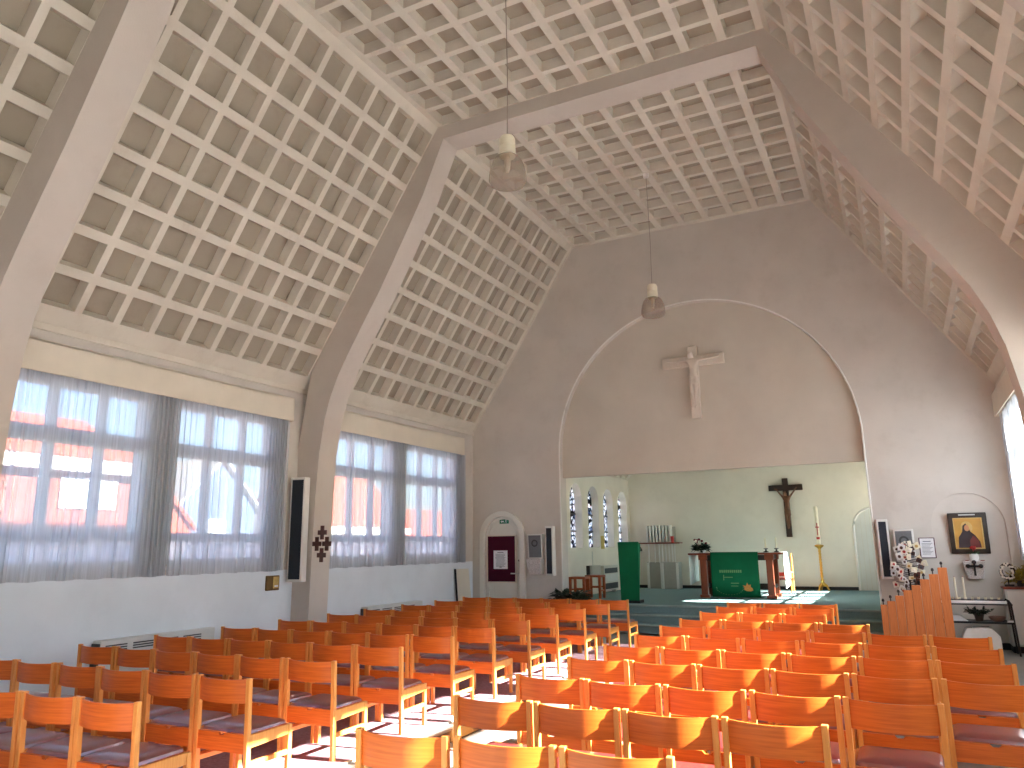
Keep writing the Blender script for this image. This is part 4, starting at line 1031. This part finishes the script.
# ---------------------------------------------------------------- outdoors beyond the radiator wall
struct(MB().box(-90, -60, -.6, -W-.3, 90, -.35).build('floor_street', M['asphalt'])); struct(MB().box(W+.3, -60, -.6, 90, 90, -.35).build('floor_yard', M['asphalt']))
def house(name, label, x0, x1, y0, y1, ze, zr, wall, ridge='y', over=.3, wins=(), band=True):
    t = thing(name, label, 'house', (x0, (y0+y1)/2, -.35)); h = (y1-y0)/2; dx = x1-x0
    if ridge == 'y':
        MB().prism([(0, 0), (dx, 0), (dx, ze), (dx/2, zr-.1), (0, ze)], lambda u, v: (u, -h, v), lambda u, v: (u, h, v)).build('wall', M[wall], t)
        for s, a in ((0, 0), (1, dx)):
            k = -1 if s == 0 else 1
            e = Vector((a-over*(-k)*1, 0, ze-.05))
            b = MB(); p0 = (a+k*over, ze-.25*over*2); p1 = (dx/2, zr)
            b.prism([p0, p1, (p1[0], p1[1]+.12), (p0[0], p0[1]+.12)], lambda u, v: (u, -h-.15, v), lambda u, v: (u, h+.15, v)); b.build('roof', M['roof'], t)
        if band: MB().box(dx-.0, -h-.1, ze-.32, dx+over+.05, h+.1, ze-.02).build('gutter', M['hwhite'], t)
    else:
        MB().prism([(-h, 0), (h, 0), (h, ze), (0, zr-.1), (-h, ze)], lambda u, v: (0, u, v), lambda u, v: (dx, u, v)).build('wall', M[wall], t)
        for s in (-1, 1):
            p0 = (s*(h+over), ze-over*(zr-ze)/h); p1 = (0, zr)
            MB().prism([p0, p1, (p1[0], p1[1]+.12), (p0[0], p0[1]+.12)], lambda u, v: (-.1, u, v), lambda u, v: (dx+.25, u, v)).build('roof', M['roof'] if wall != 'greyrender' else M['grey'], t)
        if band: MB().box(dx, -h-.2, ze-.3, dx+.2, h+.2, ze-.05).build('fascia', M['hwhite'], t)
    for (ya, yb, za, zb) in wins:
        f = MB().box(dx-.02, ya-(y0+y1)/2, za+.35, dx+.05, yb-(y0+y1)/2, zb+.35).build('window', M['hwhite'], t)
        m_ = (ya+yb)/2-(y0+y1)/2
        g = MB().box(dx+.045, ya-(y0+y1)/2+.1, za+.45, dx+.06, m_-.05, zb+.25).box(dx+.045, m_+.05, za+.45, dx+.06, yb-(y0+y1)/2-.1, zb+.25); g.build('pane', M['hglass'], f)
    return t
house('brick_house', 'red brick house with orange roof seen through the near curtain', -20, -14, 5.5, 13.15, 4.25, 5.6, 'brick', 'y', .3, [(10.92, 12.37, 2.73, 3.47), (7.2, 8.6, 2.73, 3.47)])
t = thing('brick_annex', 'low orange roofed annex at the corner of the brick house', 'house', (-14.6, 14.25, -.35))
MB().prism([(-.85, 0), (.85, 0), (.85, 2.72), (-.85, 4.42)], lambda u, v: (0, u, v), lambda u, v: (-5, u, v)).build('wall', M['hwhite'], t)
MB().prism([(-.9, 4.50), (.98, 2.62), (.98, 2.76), (-.9, 4.64)], lambda u, v: (.2, u, v), lambda u, v: (-5.2, u, v)).build('roof', M['roof'], t)
MB().prism([(-.85, 2.5), (.95, 2.5), (.95, 2.68), (-.85, 4.36)], lambda u, v: (.06, u, v), lambda u, v: (.0, u, v)).build('tile_hanging', M['roof'], t)
MB().box(0, -.9, 2.38, .12, .98, 2.56).build('gutter', M['hwhite'], t)
house('gabled_house', 'blue grey gabled house seen beyond the orange annex roof', -30, -22, 20.8, 24.8, 3.95, 5.85, 'greyrender', 'x', .35, [(22.3, 23.2, 2.0, 3.0)], band=False)
house('tiled_house', 'white house with steep orange roof seen beyond the pier', -25, -20, 27.0, 33.2, 3.1, 5.85, 'hwhite', 'y', .4, [(28.2, 29.2, 1.3, 2.4), (30.5, 31.5, 1.3, 2.4)])
house('terraced_house', 'pale house with orange roof seen through the end curtain', -36, -27, 43, 58, 2.6, 5.0, 'render', 'y', .4, [(46, 47.5, 1.2, 2.2), (51, 52.5, 1.2, 2.2)])
t = thing('street_tree', 'sparse yellow green tree in front of the brick house', 'tree', (-11.2, 7.35, -.35))
b = MB().tube([(0, 0, 0), (.05, .05, 1.5), (0, .1, 2.6), (.05, .15, 3.4)], [.1, .08, .05, .02], 8); r = random.Random(2)
for k in range(16): a = r.uniform(0, 6.28); z = r.uniform(1.6, 3.2); b.tube([(.03, .08, z), (.5*math.cos(a), .6*math.sin(a), z+.45)], [.025, .006], 5)
b.build('trunk', M['bark'], t)
b = MB()
for k in range(500):
    a = r.uniform(0, 6.28); q = r.uniform(.1, .85); b.leaf((q*math.cos(a), q*1.1*math.sin(a), r.uniform(2.0, 4.2)), (r.uniform(-1, 1), r.uniform(-1, 1), r.uniform(-1, .6)), .13, .08)
b.build('foliage', M['leafy'], t)

# ---------------------------------------------------------------- light
EXPOSURE = 3.85; SUN = 6.2; SKY = .045
w = bpy.data.worlds.new('sky'); sc.world = w; w.use_nodes = True
nt = w.node_tree; nt.nodes.clear()
out = nt.nodes.new('ShaderNodeOutputWorld'); bg = nt.nodes.new('ShaderNodeBackground'); sky = nt.nodes.new('ShaderNodeTexSky')
sky.sky_type = 'NISHITA'; sky.sun_disc = False; sky.sun_elevation = R(26); sky.sun_rotation = R(90); sky.air_density = 1.2; sky.dust_density = .6; sky.ozone_density = 1.5
bg.inputs[1].default_value = SKY
tint = nt.nodes.new('ShaderNodeMix'); tint.data_type = 'RGBA'; tint.blend_type = 'MULTIPLY'; tint.inputs[0].default_value = 1; tint.inputs[7].default_value = (.74, .90, 1.12, 1)
nt.links.new(sky.outputs[0], tint.inputs[6]); nt.links.new(tint.outputs[2], bg.inputs[0]); nt.links.new(bg.outputs[0], out.inputs[0])
s = bpy.data.lights.new('sun', 'SUN'); s.energy = SUN; s.angle = R(.6); s.color = (1, .95, .87)
so = bpy.data.objects.new('sun', s); C.objects.link(so); so.location = (20, 5, 12)
so.rotation_euler = Vector((-math.cos(R(28)), -.11, -math.sin(R(28)))).to_track_quat('-Z', 'Y').to_euler()
for sg in (-1, 1):                       # daylight portals at the window openings and the added rear opening
    for a, c in WOF[sg]:
        l = bpy.data.lights.new('window_portal', 'AREA'); l.shape = 'RECTANGLE'; l.size = WZ1-WZ0; l.size_y = c-a; l.cycles.is_portal = True
        o = bpy.data.objects.new('window_portal', l); C.objects.link(o); o.location = (sg*(W+.32), (a+c)/2, (WZ0+WZ1)/2)
        o.rotation_euler = Vector((-sg, 0, 0)).to_track_quat('-Z', 'Y').to_euler()
    for a, c in REAR_FILL if sg > 0 else ():
        l = bpy.data.lights.new('window_portal', 'AREA'); l.shape = 'RECTANGLE'; l.size = c-a; l.size_y = 2.0; l.cycles.is_portal = True
        o = bpy.data.objects.new('window_portal', l); C.objects.link(o); o.location = ((a+c)/2, YB-.32, 1.3)
        o.rotation_euler = Vector((0, 1, 0)).to_track_quat('-Z', 'Z').to_euler()
    for a, c in CWIN:
        l = bpy.data.lights.new('window_portal', 'AREA'); l.shape = 'RECTANGLE'; l.size = 1.7; l.size_y = c-a; l.cycles.is_portal = True
        o = bpy.data.objects.new('window_portal', l); C.objects.link(o); o.location = (sg*(CX+.36), (a+c)/2, 2.45)
        o.rotation_euler = Vector((-sg, 0, 0)).to_track_quat('-Z', 'Y').to_euler()

# ---------------------------------------------------------------- camera
cam = bpy.data.cameras.new('camera'); co = bpy.data.objects.new('camera', cam); C.objects.link(co); sc.camera = co
cam.sensor_width = 36; cam.lens = 36*751.386/1024; cam.clip_start = .05; cam.clip_end = 400
yaw, pit, rol = R(26.878), R(12.261), R(-.755)
fwd = Vector((-math.sin(yaw)*math.cos(pit), math.cos(yaw)*math.cos(pit), math.sin(pit))); rt = Vector((math.cos(yaw), math.sin(yaw), 0)); up = rt.cross(fwd)
r2 = rt*math.cos(rol)+up*math.sin(rol); u2 = -rt*math.sin(rol)+up*math.cos(rol)
mw = Matrix.Identity(4)
for i in range(3): mw[i][0] = r2[i]; mw[i][1] = u2[i]; mw[i][2] = -fwd[i]
mw.translation = Vector((3.42, 0, 1.7)); co.matrix_world = mw

vs_ = sc.view_settings; sc.display_settings.display_device = 'sRGB'
vs_.view_transform = 'Standard'; vs_.look = 'None'; vs_.exposure = EXPOSURE; vs_.gamma = 1; vs_.use_curve_mapping = False
cy = sc.cycles
cy.use_denoising = True; cy.max_bounces = 14; cy.diffuse_bounces = 8; cy.glossy_bounces = 4; cy.transmission_bounces = 8; cy.transparent_max_bounces = 24
cy.caustics_reflective = False; cy.caustics_refractive = False; cy.sample_clamp_indirect = 6
